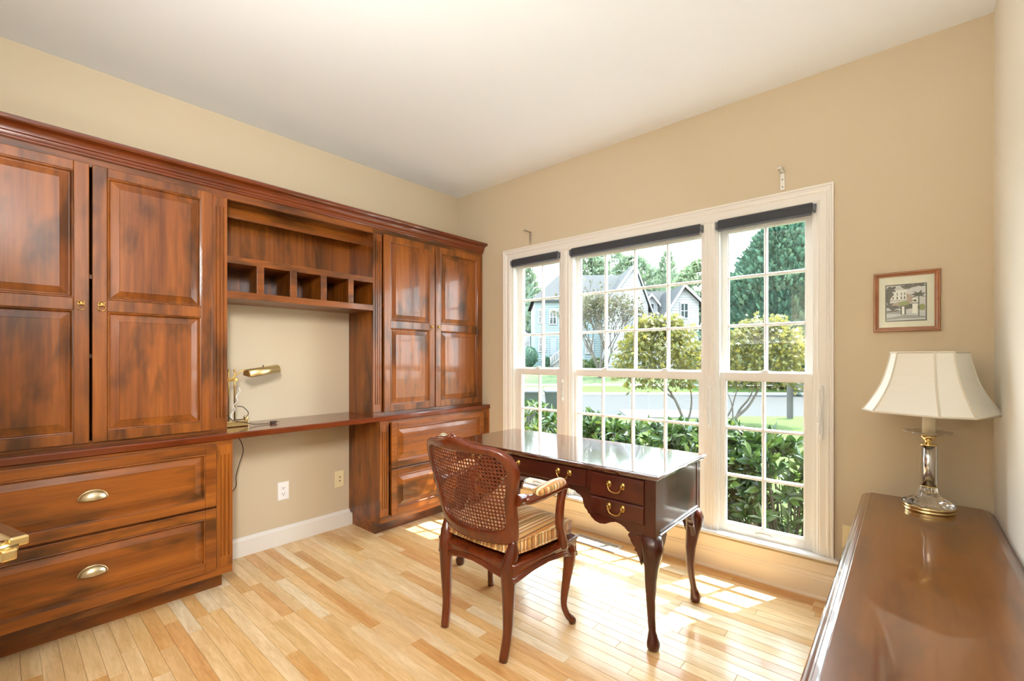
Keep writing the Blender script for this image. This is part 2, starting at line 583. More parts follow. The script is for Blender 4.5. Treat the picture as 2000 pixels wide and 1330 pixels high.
# ------------------------------------------------------------------ the room
XL, XR, YF, YN, HC = -3.16, 0.28, 2.83, -0.30, 2.74
OX0, OX1, OZ0, OZ1 = -2.484, -0.356, 0.205, 2.057      # window opening
m = MB(); m.box(XL - 0.12, XL, YN - 0.12, YF + 0.16, -0.05, HC)
m.build('wall_left', 'paint', None, 'sand painted wall behind the built-in cabinets', 'wall', kind='structure')
m = MB(); m.box(XR, XR + 0.12, YN - 0.12, YF + 0.16, -0.05, HC)
m.build('wall_right', 'paint_pale', None, 'pale wall at the edge beside the polished console', 'wall', kind='structure')
m = MB(); m.box(XL, XR, YN - 0.12, YN, -0.05, HC)
m.build('wall_near', 'paint', None, 'sand painted wall on the viewer side of the room', 'wall', kind='structure')
m = MB()
m.box(XL, OX0, YF, YF + 0.16, -0.05, HC)
m.box(OX1, XR, YF, YF + 0.16, -0.05, HC)
m.box(OX0, OX1, YF, YF + 0.16, -0.05, OZ0)
m.box(OX0, OX1, YF, YF + 0.16, OZ1, HC)
m.build('wall_far', 'paint', None, 'sand painted wall holding the triple window', 'wall', kind='structure')
m = MB(); m.box(XL - 0.12, XR + 0.12, YN - 0.12, YF + 0.16, HC, HC + 0.1)
m.build('ceiling', 'ceil', None, 'flat white ceiling above the whole room', 'ceiling', kind='structure')

# floor: strip boards running along the window wall, each its own part
fl = root('floor', (-1.4, 1.3, 0), 'honey maple strip floor with glossy finish', 'floor', kind='structure')
m = MB(); m.box(XL, XR, YN, YF, -0.05, -0.018)
m.build('underlay', 'subfloor', fl)
BW = 0.0565
TONES = [srgb(238, 208, 160), srgb(232, 196, 140), srgb(244, 224, 188), srgb(226, 182, 122), srgb(236, 204, 154), srgb(241, 216, 174), srgb(220, 172, 114), srgb(238, 206, 158), srgb(236, 202, 150)]
rng = random.Random(11)
def plank_shape(mb, x0, x1, y0, y1, dz):
    e, g = 0.0012, 0.00035
    lo = [(x0 + g, y0 + g, -0.018), (x1 - g, y0 + g, -0.018), (x1 - g, y1 - g, -0.018), (x0 + g, y1 - g, -0.018)]
    mi = [(p[0], p[1], dz - 0.0009) for p in lo]
    hi = [(x0 + g + e, y0 + g + e, dz), (x1 - g - e, y0 + g + e, dz), (x1 - g - e, y1 - g - e, dz), (x0 + g + e, y1 - g - e, dz)]
    mb.loft([lo, mi, hi], True, False, True)
rows = []
y = YF
while y > YN + 0.001:
    rows.append((max(YN, y - BW), y))
    y -= BW
rear = MB()
for y0, y1 in rows:
    x = XL - rng.uniform(0, 0.7)
    while x < XR:
        L = rng.choice([0.42, 0.55, 0.7, 0.85, 1.0, 1.2]) * rng.uniform(0.9, 1.1)
        x0, x1 = max(x, XL), min(x + L, XR)
        x += L
        if x1 - x0 < 0.02:
            continue
        dz = rng.uniform(-0.0003, 0.0)
        if y1 < 0.0 or (y1 < 1.3 and x0 > -0.75) or x1 < -2.9 or (x1 < -2.84 and (y1 < 0.8 or y0 > 1.77)):
            plank_shape(rear, x0, x1, y0, y1, dz)
            continue
        mb = MB()
        plank_shape(mb, x0, x1, y0, y1, dz)
        o = mb.build('floor_board', 'floor', fl)
        c = rng.choice(TONES)
        k = rng.uniform(0.94, 1.05)
        o.color = (min(1, c[0] * k), min(1, c[1] * k), min(1, c[2] * k), 1)
o = rear.build('floor_boards_rear', 'floor', fl, kind='stuff')
o.color = TONES[0]

# baseboards
m = MB()
m.prism([(XL, 0.0), (XL + 0.016, 0.0), (XL + 0.016, 0.1), (XL + 0.011, 0.112), (XL + 0.006, 0.118), (XL, 0.12)], 'Y', 0.83, 1.765)
m.build('baseboard_left', 'white', None, 'white baseboard under the knee space of the built-in desk', 'baseboard', kind='structure', bevel=0.001)
m = MB()
P = [(YF, 0.0), (YF - 0.018, 0.0), (YF - 0.018, 0.096), (YF - 0.014, 0.104), (YF - 0.014, 0.112), (YF - 0.009, 0.12), (YF - 0.009, 0.128), (YF - 0.013, 0.132), (YF - 0.013, 0.186), (YF, 0.19)]
m.prism(P, 'X', -2.74, -0.225)
m.prism([(YF, 0.0), (YF - 0.018, 0.0), (YF - 0.018, 0.096), (YF - 0.012, 0.108), (YF, 0.114)], 'X', -0.225, XR)
m.build('baseboard_far', 'whitewarm', None, 'tall cream baseboard under the triple window', 'baseboard', kind='structure', bevel=0.001)
m = MB()
m.prism([(YF - 0.018, 0.0), (YF - 0.03, 0.0), (YF - 0.029, 0.008), (YF - 0.024, 0.014), (YF - 0.018, 0.016)], 'X', -2.74, XR)
m.build('trim_1', 'whitewarm', None, 'thin shoe moulding along the floor below the window', 'trim', kind='structure')

# window casing and sill
cs = root('trim_2', (-1.42, YF, 0.205), 'white moulded casing round the triple window', 'trim', kind='structure')
def casing_prof(w):
    return [(0.0, 0.0), (0.0, 0.006), (0.004, 0.010), (0.010, 0.010), (0.014, 0.013), (w * 0.55, 0.015), (w * 0.62, 0.019), (w * 0.72, 0.021), (w * 0.78, 0.017), (w * 0.86, 0.017), (w * 0.9, 0.023), (w, 0.023), (w, 0.0)]
CL, CRt, CT = -2.562, -0.283, 2.15
wc = 0.078
kh = (CT - OZ1) / wc
for xs, sg, fw in ((OX0, -1, 1.0), (OX1, 1, 0.94)):
    m = MB()
    m.loft([[(xs + sg * a * fw, YF - b, 0.225) for a, b in casing_prof(wc)], [(xs + sg * a * fw, YF - b, OZ1 + a * kh) for a, b in casing_prof(wc)]])
    m.build('side_casing', 'white', cs)
# head with mitred ends
m = MB()
pr = casing_prof(CT - OZ1)
m.loft([[(OX0 - a * wc / (CT - OZ1), YF - b, OZ1 + a) for a, b in pr], [(OX1 + a * wc * 0.94 / (CT - OZ1), YF - b, OZ1 + a) for a, b in pr]])
m.build('head_casing', 'white', cs)
for (a0, a1) in ((-1.985, -1.9), (-0.928, -0.862)):
    q = MB()
    w = a1 - a0
    q.prism([(a0, YF + 0.02), (a0, YF - 0.008), (a0 + 0.006, YF - 0.011), (a0 + w * 0.3, YF - 0.011), (a0 + w * 0.36, YF - 0.014), (a0 + w * 0.64, YF - 0.014), (a0 + w * 0.7, YF - 0.011), (a1 - 0.006, YF - 0.011), (a1, YF - 0.008), (a1, YF + 0.02)], 'Z', 0.225, OZ1)
    q.build('mullion_casing', 'white', cs)
    q = MB()
    q.box(a0 + 0.012, a1 - 0.012, YF + 0.02, YF + 0.15, 0.225, OZ1)
    q.build('mullion_post', 'white', cs)
m = MB()
m.prism([(YF + 0.05, 0.225), (YF - 0.035, 0.225), (YF - 0.043, 0.221), (YF - 0.046, 0.215), (YF - 0.043, 0.208), (YF - 0.035, 0.205), (YF + 0.05, 0.205)], 'X', -2.60, -0.26)
m.build('window_sill', 'white', cs)

# ------------------------------------------------------------------ windows
def window(idx, x0, x1, ug, lg, cols_u, cols_l, label):
    """x0,x1 opening; ug/lg: glass edges of the upper/lower sash; cols: muntin centres"""
    w = root('window_%d' % idx, ((x0 + x1) / 2, YF + 0.05, 0.225), label, 'window', kind='structure')
    q = MB()
    j = 0.012
    q.box(x0, x0 + j, YF + 0.0, YF + 0.15, 0.225, OZ1 - 0.002)
    q.box(x1 - j, x1, YF + 0.0, YF + 0.15, 0.225, OZ1 - 0.002)
    q.box(x0 + j, x1 - j, YF + 0.0, YF + 0.15, OZ1 - 0.016, OZ1 - 0.002)
    q.box(x0 + j, x1 - j, YF + 0.03, YF + 0.15, 0.2055, 0.222)
    for xa, xb in ((x0 + j, x0 + j + 0.008), (x1 - j - 0.008, x1 - j)):
        q.box(xa, xb, YF + 0.006, YF + 0.022, 0.225, OZ1 - 0.016)
        q.box(xa, xb, YF + 0.062, YF + 0.07, 0.225, OZ1 - 0.016)
    q.build('jamb', 'vinyl', w, bevel=0.001)
    for nm, (g0, g1), (z0, z1), rails, cols, ya, (s0, s1) in (
            ('upper_sash', ug, (1.168, 2.006), (1.443, 1.731), cols_u, YF + 0.07, (1.132, OZ1 - 0.018)),
            ('lower_sash', lg, (0.276, 1.122), (0.558, 0.838), cols_l, YF + 0.024, (0.224, 1.166))):
        q = MB()
        xa, xb = x0 + j + 0.003, x1 - j - 0.003
        yb = ya + 0.036
        q.box(xa, g0, ya, yb, s0, s1)
        q.box(g1, xb, ya, yb, s0, s1)
        q.box(g0, g1, ya, yb, s0, z0)
        q.box(g0, g1, ya, yb, z1, s1)
        # glazing bead
        e = 0.006
        for (a, b, c, d) in ((g0, g0 + e, z0, z1), (g1 - e, g1, z0, z1), (g0 + e, g1 - e, z0, z0 + e), (g0 + e, g1 - e, z1 - e, z1)):
            q.box(a, b, ya + 0.008, yb - 0.008, c, d)
        s = q.build(nm, 'vinyl', w, bevel=0.0015)
        mt = MB()
        for c in cols:
            mt.prism([(c - 0.009, ya + 0.012), (c - 0.004, ya + 0.004), (c + 0.004, ya + 0.004), (c + 0.009, ya + 0.012), (c + 0.009, yb - 0.006), (c - 0.009, yb - 0.006)], 'Z', z0 + e, z1 - e)
        for r in rails:
            mt.prism([(ya + 0.012, r - 0.009), (ya + 0.0045, r - 0.004), (ya + 0.0045, r + 0.004), (ya + 0.012, r + 0.009), (yb - 0.0065, r + 0.009), (yb - 0.0065, r - 0.009)], 'X', g0 + e, g1 - e)
        mt.build('muntins', 'vinyl', s)
        xs = [g0] + list(cols) + [g1]
        zs = [z0] + list(rails) + [z1]
        for i in range(len(xs) - 1):
            for k in range(len(zs) - 1):
                p = MB()
                p.box(xs[i] + 0.004, xs[i + 1] - 0.004, ya + 0.017, ya + 0.0195, zs[k] + 0.004, zs[k + 1] - 0.004)
                p.build('pane', 'pane', s)
        if nm == 'lower_sash':
            cx = (x0 + x1) / 2 if idx != 2 else None
            for xx in ([cx] if cx else [-1.63, -1.19]):
                p = MB()
                p.lathe([(0.001, 0.0), (0.011, 0.0), (0.013, 0.004), (0.010, 0.008), (0.0, 0.009)], (0, 0, 0), 'Y', 20)
                p.v = [(xx + (a - 0) * 3.4, ya - 0.001 - b * 0.35, 0.248 + c * 0.8) for a, b, c in p.v]
                p.build('lift_recess', 'vinyl', s)
                p = MB()
                p.box(xx - 0.028, xx + 0.028, ya + 0.004, ya + 0.03, 1.166, 1.172)
                p.box(xx - 0.012, xx + 0.02, ya + 0.006, ya + 0.022, 1.172, 1.182)
                p.build('sash_lock', 'vinyl', s, bevel=0.0015)
    return w
window(1, OX0, -1.985, (-2.425, -2.035), (-2.4, -2.04), (-2.222,), (-2.22,), 'narrow double-hung window nearest the cabinets')
window(2, -1.9, -0.928, (-1.862, -0.965), (-1.862, -0.967), (-1.648, -1.418, -1.186), (-1.646, -1.415, -1.188), 'wide middle double-hung window above the desk')
window(3, -0.862, OX1, (-0.815, -0.415), (-0.816, -0.415), (-0.612,), (-0.614,), 'narrow double-hung window nearest the framed picture')

# roller shades rolled up at the top of each window
def shade(x0, x1, lab):
    r = root('roller_shade', ((x0 + x1) / 2, YF - 0.006, 2.0), lab, 'shade', 'rolled-up roller shades')
    q = MB(); q.lathe([(0.0, 0), (0.02, 0), (0.0215, 0.002), (0.0215, x1 - x0 - 0.034), (0.02, x1 - x0 - 0.032), (0.0, x1 - x0 - 0.032)], (x0 + 0.016, YF + 0.0, 2.048), 'X', 20)
    q.build('shade_roll', 'charcoal', r)
    q = MB(); q.box(x0 + 0.017, x1 - 0.017, YF - 0.0225, YF - 0.020, 2.008, 2.046)
    q.build('shade_cloth', 'charcoal', r)
    q = MB(); q.lathe([(0.0, 0), (0.006, 0), (0.0065, 0.001), (0.0065, x1 - x0 - 0.037), (0.0, x1 - x0 - 0.036)], (x0 + 0.018, YF - 0.0213, 2.004), 'X', 12)
    q.build('hem_bar', 'greyplastic', r)
    for a, b in ((x0 + 0.002, x0 + 0.015), (x1 - 0.015, x1 - 0.002)):
        q = MB(); q.box(a, b, YF - 0.026, YF + 0.006, 2.02, 2.0565); q.box(a, b, YF - 0.02, YF + 0.004, 2.012, 2.02)
        q.build('end_bracket', 'greyplastic', r, bevel=0.003)
shade(OX0 + 0.002, -1.987, 'short charcoal roller shade at the window nearest the cabinets')
shade(-1.9 + 0.002, -0.93, 'long charcoal roller shade over the wide middle window')
shade(-0.86, OX1 - 0.002, 'short charcoal roller shade at the window nearest the picture')

# white cord cleats with wound cords
def cleat(x, z0, z1, lab):
    r = root('cord_cleat', (x, YF - 0.012, z0), lab, 'cord cleat', 'white cord cleats on the casing')
    y = YF - 0.0145
    q = MB()
    q.box(x - 0.008, x + 0.008, y - 0.004, y, z0, z1)
    for zz in (z0 + 0.012, z1 - 0.012):
        q.box(x - 0.005, x + 0.005, y - 0.016, y - 0.004, zz - 0.006, zz + 0.006)
        q.box(x - 0.005, x + 0.005, y - 0.02, y - 0.014, zz - 0.016, zz + 0.016)
    q.build('cleat', 'vinyl', r, bevel=0.0015)
    q = MB()
    pts = []
    for k in range(61):
        t = 2 * pi * 3 * k / 60
        pts.append((x + 0.010 * sin(2 * t) * 0.8, y - 0.011 - 0.003 * sin(t * 0.5), (z0 + z1) / 2 + cos(t) * ((z1 - z0) / 2 - 0.012)))
    q.tube(pts, 0.0016, 6)
    q.build('cord', 'vinyl', r)
    q = MB(); q.box(x - 0.02, x - 0.009, y - 0.008, y + 0.0, (z0 * 0.62 + z1 * 0.38) - 0.02, (z0 * 0.62 + z1 * 0.38) + 0.01)
    q.build('cord_stop', 'vinyl', r, bevel=0.002)
cleat(-1.955, 0.93, 1.09, 'white cord cleat on the post between narrow cabinet-side window and middle window')
cleat(-0.895, 0.83, 1.09, 'white cord cleat on the post between middle window and picture-side window')
cleat(-0.335, 0.83, 1.11, 'white cord cleat on the outer casing nearest the picture')

# bare curtain brackets above the casing
for x, lab in ((-2.283, 'small metal curtain bracket above the window nearest the cabinets'), (-0.513, 'small metal curtain bracket above the window nearest the picture')):
    r = root('curtain_bracket', (x, YF, 2.168), lab, 'bracket', 'bare curtain brackets')
    q = MB(); q.box(x - 0.011, x + 0.011, YF - 0.003, YF, 2.168, 2.262)
    q.box(x - 0.011, x + 0.011, YF - 0.075, YF, 2.262, 2.266)
    q.box(x - 0.011, x + 0.011, YF - 0.078, YF - 0.074, 2.262, 2.272)
    q.build('bracket_strap', 'steel', r, bevel=0.001)
    for zz in (2.185, 2.225):
        q = MB(); q.lathe([(0, 0), (0.0045, 0), (0.003, -0.002), (0, -0.0025)], (x, YF - 0.003, zz), 'Y', 10)
        q.build('screw', 'steel', r)

# ------------------------------------------------------------------ built-in cabinets
XU, XB, XW = -2.83, -2.743, -3.16
def yz_ring(y0, y1, z0, z1, off, x):
    return [(x, y0 + off, z0 + off), (x, y1 - off, z0 + off), (x, y1 - off, z1 - off), (x, y0 + off, z1 - off)]

def front(name, parent, y0, y1, z0, z1, xb, xf, openings, mat_frame, mat_panel, grain_v=True):
    """frame-and-raised-panel door or drawer front facing +X"""
    q = MB()
    ys = openings[0][0], openings[0][1]
    q.loft([yz_ring(y0, ys[0], z0, z1, 0, xb), yz_ring(y0, ys[0], z0, z1, 0, xf)])
    q.loft([yz_ring(ys[1], y1, z0, z1, 0, xb), yz_ring(ys[1], y1, z0, z1, 0, xf)])
    zz = [z0] + [v for o in openings for v in (o[2], o[3])] + [z1]
    for k in range(0, len(zz), 2):
        q.loft([yz_ring(ys[0], ys[1], zz[k], zz[k + 1], 0, xb), yz_ring(ys[0], ys[1], zz[k], zz[k + 1], 0, xf - 0.0002)])
    d = q.build(name, mat_frame, parent, bevel=0.003, bseg=3)
    for (a, b, c, e) in openings:
        p = MB()
        R = lambda off, x: yz_ring(a, b, c, e, off, xf + x)
        p.loft([R(0.0, -0.0005), R(0.0025, 0.0015), R(0.006, 0.0005), R(0.009, -0.006), R(0.012, -0.0095), R(0.015, -0.0095), R(0.043, -0.0015), R(0.0445, 0.001), R(0.048, 0.001)], True, False, True)
        p.build('raised_panel', mat_panel, d)
    return d

def pilaster(parent, y0, y1, z0, z1, xf, mat='alder_v'):
    """flat post with three routed flutes"""
    w = y1 - y0
    pts = [(xf - 0.018, y0), (xf, y0)]
    for k in range(3):
        c = y0 + w * (0.26 + 0.24 * k)
        g = w * 0.055
        pts += [(xf, c - g), (xf - 0.004, c - g * 0.55), (xf - 0.0045, c + g * 0.55), (xf, c + g)]
    pts += [(xf, y1), (xf - 0.018, y1)]
    q = MB()
    q.prism(pts, 'Z', z0 + 0.05, z1 - 0.05)
    q.box(xf - 0.018, xf, y0, y1, z0, z0 + 0.05)
    q.box(xf - 0.018, xf, y0, y1, z1 - 0.05, z1)
    return q.build('fluted_pilaster', mat, parent)

def ring_pull(parent, y, z, x):
    q = MB()
    q.box(x, x + 0.003, y - 0.0115, y + 0.0115, z + 0.012, z + 0.027)
    for dy in (-0.010, 0.010):
        q.ball((x + 0.004, y + dy, z + 0.024), (0.003, 0.004, 0.005), 8, 6)
    q.ball((x + 0.006, y, z + 0.017), (0.007, 0.0085, 0.011), 12, 8)
    q.ball((x + 0.011, y, z + 0.011), (0.004, 0.005, 0.004), 10, 6)
    pts = [(x + 0.009 + 0.002 * (1 - cos(a)), y + 0.0135 * sin(a), z - 0.001 - 0.0135 * cos(a)) for a in [2 * pi * k / 28 for k in range(28)]]
    q.tube(pts, 0.0019, 8, closed=True)
    return q.build('ring_pull', 'brass_old', parent, label='brass ring pull with square plate')

def cup_pull(parent, y, z, x):
    """hollow half-dome bin pull"""
    q = MB()
    W, H, D = 0.047, 0.036, 0.022
    rings = []
    n = 20
    for k in range(7):
        t = (pi / 2) * k / 6
        rings.append([(x + 0.0015 + D * sin(t), y + W * cos(t) * cos(pi * i / n), z + H * (cos(t) * 0.92 + 0.08) * sin(pi * i / n)) for i in range(n + 1)])
    q.loft(rings, False, False, False, True)
    rim = [(x + 0.002, y + (W + 0.002) * cos(pi * i / n), z + (H + 0.003) * sin(pi * i / n)) for i in range(n + 1)]
    q.tube(rim, 0.0026, 8)
    q.tube([(x + 0.002, y - W - 0.002, z), (x + 0.016, y - W * 0.55, z - 0.001), (x + 0.022, y, z - 0.001), (x + 0.016, y + W * 0.55, z - 0.001), (x + 0.002, y + W + 0.002, z)], 0.0022, 8)
    o = q.build('cup_pull', 'pewter', parent, label='brushed brass cup pull')
    return o

ZC0, ZC1 = 0.811, 0.846
def upper_cabinet(y0, y1, doors, pil, lab):
    r = root('upper_cabinet', (XW, (y0 + y1) / 2, ZC1), lab, 'cabinet', 'upper cabinets of the built-in')
    q = MB()
    zt = 2.19
    q.box(XW, XU - 0.018, y0, y0 + 0.018, ZC1, zt)
    q.box(XW, XU - 0.018, y1 - 0.018, y1, ZC1, zt)
    q.box(XW, XU - 0.018, y0 + 0.018, y1 - 0.018, zt - 0.02, zt)
    q.box(XW, XU - 0.018, y0 + 0.018, y1 - 0.018, ZC1, ZC1 + 0.018)
    q.box(XW, XW + 0.008, y0 + 0.018, y1 - 0.018, ZC1 + 0.018, zt - 0.02)
    for zz in (1.25, 1.62):
        q.box(XW + 0.008, XU - 0.03, y0 + 0.018, y1 - 0.018, zz, zz + 0.018)
    q.build('carcass', 'alder_v', r)
    a, b = doors[0][0], doors[-1][1]
    for nm, c, d in (('top_rail', 2.13, zt), ('bottom_rail', ZC1, 0.87)):
        q = MB(); q.box(XU - 0.018, XU, y0, y1, c, d); q.build(nm, 'alder_h', r, bevel=0.001)
    for p0, p1 in ((y0, a + 0.012), (b - 0.012, y1)):
        if not any(abs(p0 - s[0]) < 0.02 for s in pil) and p1 - p0 > 0.002:
            q = MB(); q.box(XU - 0.018, XU - 0.0005, p0, p1, 0.87, 2.13); q.build('stile', 'alder_v', r, bevel=0.001)
    for p0, p1 in pil:
        pilaster(r, p0, p1, 0.87, 2.13, XU)
    for k, (a, b, hand) in enumerate(doors):
        ins = 0.052
        d = front('door', r, a, b, 0.862, 2.138, XU, XU + 0.02, [(a + ins, b - ins, 0.912, 1.466), (a + ins, b - ins, 1.522, 2.094)], 'alder_v', 'alder_v')
        ring_pull(d, hand, 1.482, XU + 0.02)
    return r

upper_cabinet(-0.275, 0.838, [(-0.197, 0.277, 0.249), (0.287, 0.763, 0.318)], [(-0.275, -0.203), (0.767, 0.838)], 'large stained upper cabinet with two panelled doors beside the brass desk lamp')
upper_cabinet(1.744, YF, [(1.822, 2.281, 2.252), (2.290, 2.80, 2.318)], [(1.744, 1.815)], 'tall stained upper cabinet with two panelled doors in the corner by the window')

def base_cabinet(y0, y1, dr, pil, lab):
    r = root('base_cabinet', (XW, (y0 + y1) / 2, 0), lab, 'cabinet', 'drawer base cabinets of the built-in')
    q = MB()
    xi = XB - 0.018
    q.box(XW, xi, y0, y0 + 0.018, 0.10, ZC0)
    q.box(XW, xi, y1 - 0.018, y1, 0.10, ZC0)
    q.box(XW, xi, y0 + 0.018, y1 - 0.018, 0.10, 0.118)
    q.box(XW, XW + 0.008, y0 + 0.018, y1 - 0.018, 0.118, ZC0)
    q.build('carcass', 'alder_v', r)
    a, b = dr
    for nm, ya, yb, c, d in (('top_rail', y0, y1, 0.785, ZC0), ('bottom_rail', y0, y1, 0.10, 0.145), ('middle_rail', a, b, 0.45, 0.49)):
        q = MB(); q.box(xi, XB - 0.0005, ya, yb, c, d); q.build(nm, 'alder_h', r, bevel=0.001)
    for p0, p1 in pil:
        pilaster(r, p0, p1, 0.145, 0.785, XB)
    q = MB()
    ya, yb = (y0 + 0.022 if y0 > 0 else y0), (y1 - 0.022 if y1 < 2 else y1)
    q.box(XW, -2.843, ya, yb, 0.0, 0.0995)
    q.build('toe_kick', 'alder_h', r, bevel=0.001)
    for z0, z1 in ((0.139, 0.464), (0.474, 0.799)):
        d = front('drawer', r, a, b, z0, z1, XB, XB + 0.02, [(a + 0.05, b - 0.05, z0 + 0.046, z1 - 0.046)], 'alder_h', 'alder_h', False)
        cup_pull(d, (a + b) / 2, (z0 + z1) / 2 - 0.012, XB + 0.021)
    return r
base_cabinet(-0.275, 0.838, (-0.197, 0.757), [(-0.275, -0.203), (0.763, 0.838)], 'stained two-drawer base cabinet under the large upper cabinet')
base_cabinet(1.744, YF, (1.825, 2.748), [(1.744, 1.815), (2.757, YF)], 'stained two-drawer base cabinet in the sunlit corner behind the chair')

# continuous worktop
m = MB()
m.prism([(XW, ZC0), (-2.739, ZC0), (-2.734, ZC0 + 0.004), (-2.733, ZC1 - 0.006), (-2.738, ZC1), (XW, ZC1)], 'Y', -0.275, YF)
m.build('worktop', 'alder_red', None, 'long narrow stained worktop running the length of the built-in', 'worktop')

# bridge shelf with pigeonholes
br = root('bridge_shelf', (XW, 1.29, 1.585), 'open bridge shelf with five pigeonholes between the upper cabinets', 'shelf unit')
ya, yb = 0.838, 1.744
m = MB(); m.box(XW, XW + 0.012, ya, yb, 1.80, 2.19); m.build('back_panel', 'alder_v', br)
m = MB(); m.box(XU - 0.02, XU - 0.001, ya, yb, 2.131, 2.19); m.build('header_rail', 'alder_h', br, bevel=0.001)
m = MB(); m.box(XW + 0.012, XU - 0.02, ya, yb, 2.16, 2.18); m.box(-3.0, -2.985, ya, yb, 2.075, 2.16); m.build('top_board', 'alder_h', br)
m = MB(); m.box(XW + 0.012, XU - 0.018, ya, yb, 1.782, 1.80); m.build('shelf_board', 'alder_h', br)
m = MB(); m.box(XW, XU - 0.018, ya, yb, 1.585, 1.603); m.build('bottom_board', 'alder_h', br)
m = MB(); m.box(XW, XW + 0.008, ya, yb, 1.603, 1.782); m.build('pigeonhole_back', 'alder_v', br)
holes = [(0.838, 0.990), (1.029, 1.179), (1.218, 1.369), (1.407, 1.558), (1.596, 1.744)]
m = MB()
m.box(XU - 0.018, XU, ya, yb, 1.780, 1.818)
m.box(XU - 0.018, XU, ya, yb, 1.585, 1.624)
for k in range(4):
    m.box(XU - 0.018, XU, holes[k][1], holes[k + 1][0], 1.624, 1.780)
m.build('pigeonhole_frame', 'alder_h', br, bevel=0.001)
for k in range(4):
    c = (holes[k][1] + holes[k + 1][0]) / 2
    m = MB(); m.box(XW + 0.008, XU - 0.018, c - 0.009, c + 0.009, 1.603, 1.782); m.build('divider', 'alder_v', br)

# crown moulding along the whole run
cr = [(-3.16, 2.19), (-2.83, 2.19), (-2.83, 2.172), (-2.822, 2.172), (-2.819, 2.176), (-2.819, 2.182), (-2.815, 2.184), (-2.813, 2.19), (-2.812, 2.196), (-2.806, 2.20)]
for k in range(1, 9):
    t = (pi / 2) * k / 8
    cr.append((-2.806 + 0.034 * (1 - cos(t)), 2.20 + 0.030 * sin(t)))
cr += [(-2.770, 2.232), (-2.766, 2.236), (-2.764, 2.242), (-2.764, 2.25), (-2.768, 2.253), (-3.16, 2.253)]
m = MB(); m.prism(cr, 'Y', -0.275, YF)
m.build('crown_moulding', 'alder_red', None, 'dark red stained crown moulding along the top of the built-in', 'moulding')

# outlets on the knee-space wall
def outlet(y, z, mat, lab, kind):
    r = root('wall_outlet', (XW, y, z), lab, 'outlet')
    q = MB(); q.loft([yz_ring(y - 0.036, y + 0.036, z - 0.06, z + 0.06, o, XW + x) for o, x in ((0, 0.0), (0, 0.003), (0.004, 0.006))]); q.build('cover_plate', mat, r)
    if kind == 'duplex':
        for dz in (-0.02, 0.02):
            q = MB(); q.loft([[(XW + x, y + 0.0165 * cos(a), z + dz + 0.0135 * max(-0.92, min(0.92, 1.15 * sin(a)))) for a in [2 * pi * k / 24 for k in range(24)]] for x in (0.005, 0.008)]); q.build('socket', mat, r)
            for dy, hh in ((-0.0065, 0.005), (0.0065, 0.004)):
                q = MB(); q.box(XW + 0.0078, XW + 0.0084, y + dy - 0.0012, y + dy + 0.0012, z + dz - hh + 0.003, z + dz + hh + 0.003); q.build('slot', 'darkslot', r)
            q = MB(); q.lathe([(0, 0.0), (0.0028, 0.0), (0.0028, 0.0006), (0, 0.0006)], (XW + 0.0078, y, z + dz - 0.007), 'X', 10); q.build('slot', 'darkslot', r)
    else:
        for dz in (-0.014, 0.014):
            q = MB(); q.box(XW + 0.005, XW + 0.0075, y - 0.008, y + 0.008, z + dz - 0.008, z + dz + 0.008); q.build('jack', mat, r, bevel=0.001)
            q = MB(); q.box(XW + 0.0074, XW + 0.0082, y - 0.004, y + 0.004, z + dz - 0.0045, z + dz + 0.0045); q.build('slot', 'darkslot', r)
outlet(1.268, 0.357, 'outlet', 'white duplex outlet on the wall under the worktop', 'duplex')
outlet(1.668, 0.358, 'almond', 'almond phone jack plate beside the corner base cabinet', 'jack')

# loose cord under the worktop
m = MB()
m.tube(smooth_path([(-3.12, 0.95, 0.808), (-3.1, 0.986, 0.749), (-3.1, 1.006, 0.676), (-3.1, 0.985, 0.60), (-3.1, 0.966, 0.525), (-3.1, 0.967, 0.47), (-3.1, 0.945, 0.435), (-3.1, 0.90, 0.42)], 6), 0.0026, 8)
m.build('hanging_cord', 'brownplastic', None, 'thin brown cord dangling below the worktop', 'cord')

# ------------------------------------------------------------------ brass desk lamp on the worktop
dl = root('desk_lamp', (-2.98, 0.915, ZC1), 'brass desk lamp with trough shade on the worktop', 'lamp')
bx, by = -3.0, 0.915
m = MB()
m.loft([[(bx + x * s, by + y * s2, ZC1 + z) for x, y in ((-.045, -.075), (.045, -.075), (.045, .075), (-.045, .075))] for s, s2, z in ((1, 1, 0.001), (1, 1, 0.03), (0.95, 0.97, 0.036))])
m.build('base', 'brass', dl, bevel=0.004)
m = MB(); m.lathe([(0, 0), (0.011, 0), (0.012, 0.004), (0.012, 0.02), (0.010, 0.024), (0, 0.024)], (bx + 0.02, by + 0.066, ZC1 + 0.036), 'Z', 16); m.build('knob', 'brass_satin', dl)
for dy in (-0.02, 0.012):
    m = MB(); m.lathe([(0, 0), (0.0042, 0), (0.0042, 0.285), (0.003, 0.287), (0.006, 0.291), (0.006, 0.299), (0, 0.303)], (bx, by + dy, ZC1 + 0.036), 'Z', 12); m.build('post', 'brass_old', dl)
m = MB(); m.loft([[(bx + 0.013 * cos(a), by - 0.004 + 0.036 * sin(a), ZC1 + z) for a in [2 * pi * k / 24 for k in range(24)]] for z in (0.268, 0.285)]); m.build('clamp', 'brass_old', dl, bevel=0.002)
arm = smooth_path([(bx + 0.012, by - 0.068, 1.085), (bx + 0.012, by - 0.04, 1.102), (bx + 0.012, by, 1.135), (bx + 0.02, by + 0.03, 1.165), (bx + 0.026, by + 0.055, 1.177), (bx + 0.03, by + 0.09, 1.176)], 6)
m = MB(); m.tube(arm, 0.0042, 10); m.build('arm', 'brass_old', dl)
A, B = Vector((-2.965, 0.985, 1.152)), Vector((-3.05, 1.185, 1.178))
ax = (B - A).normalized()
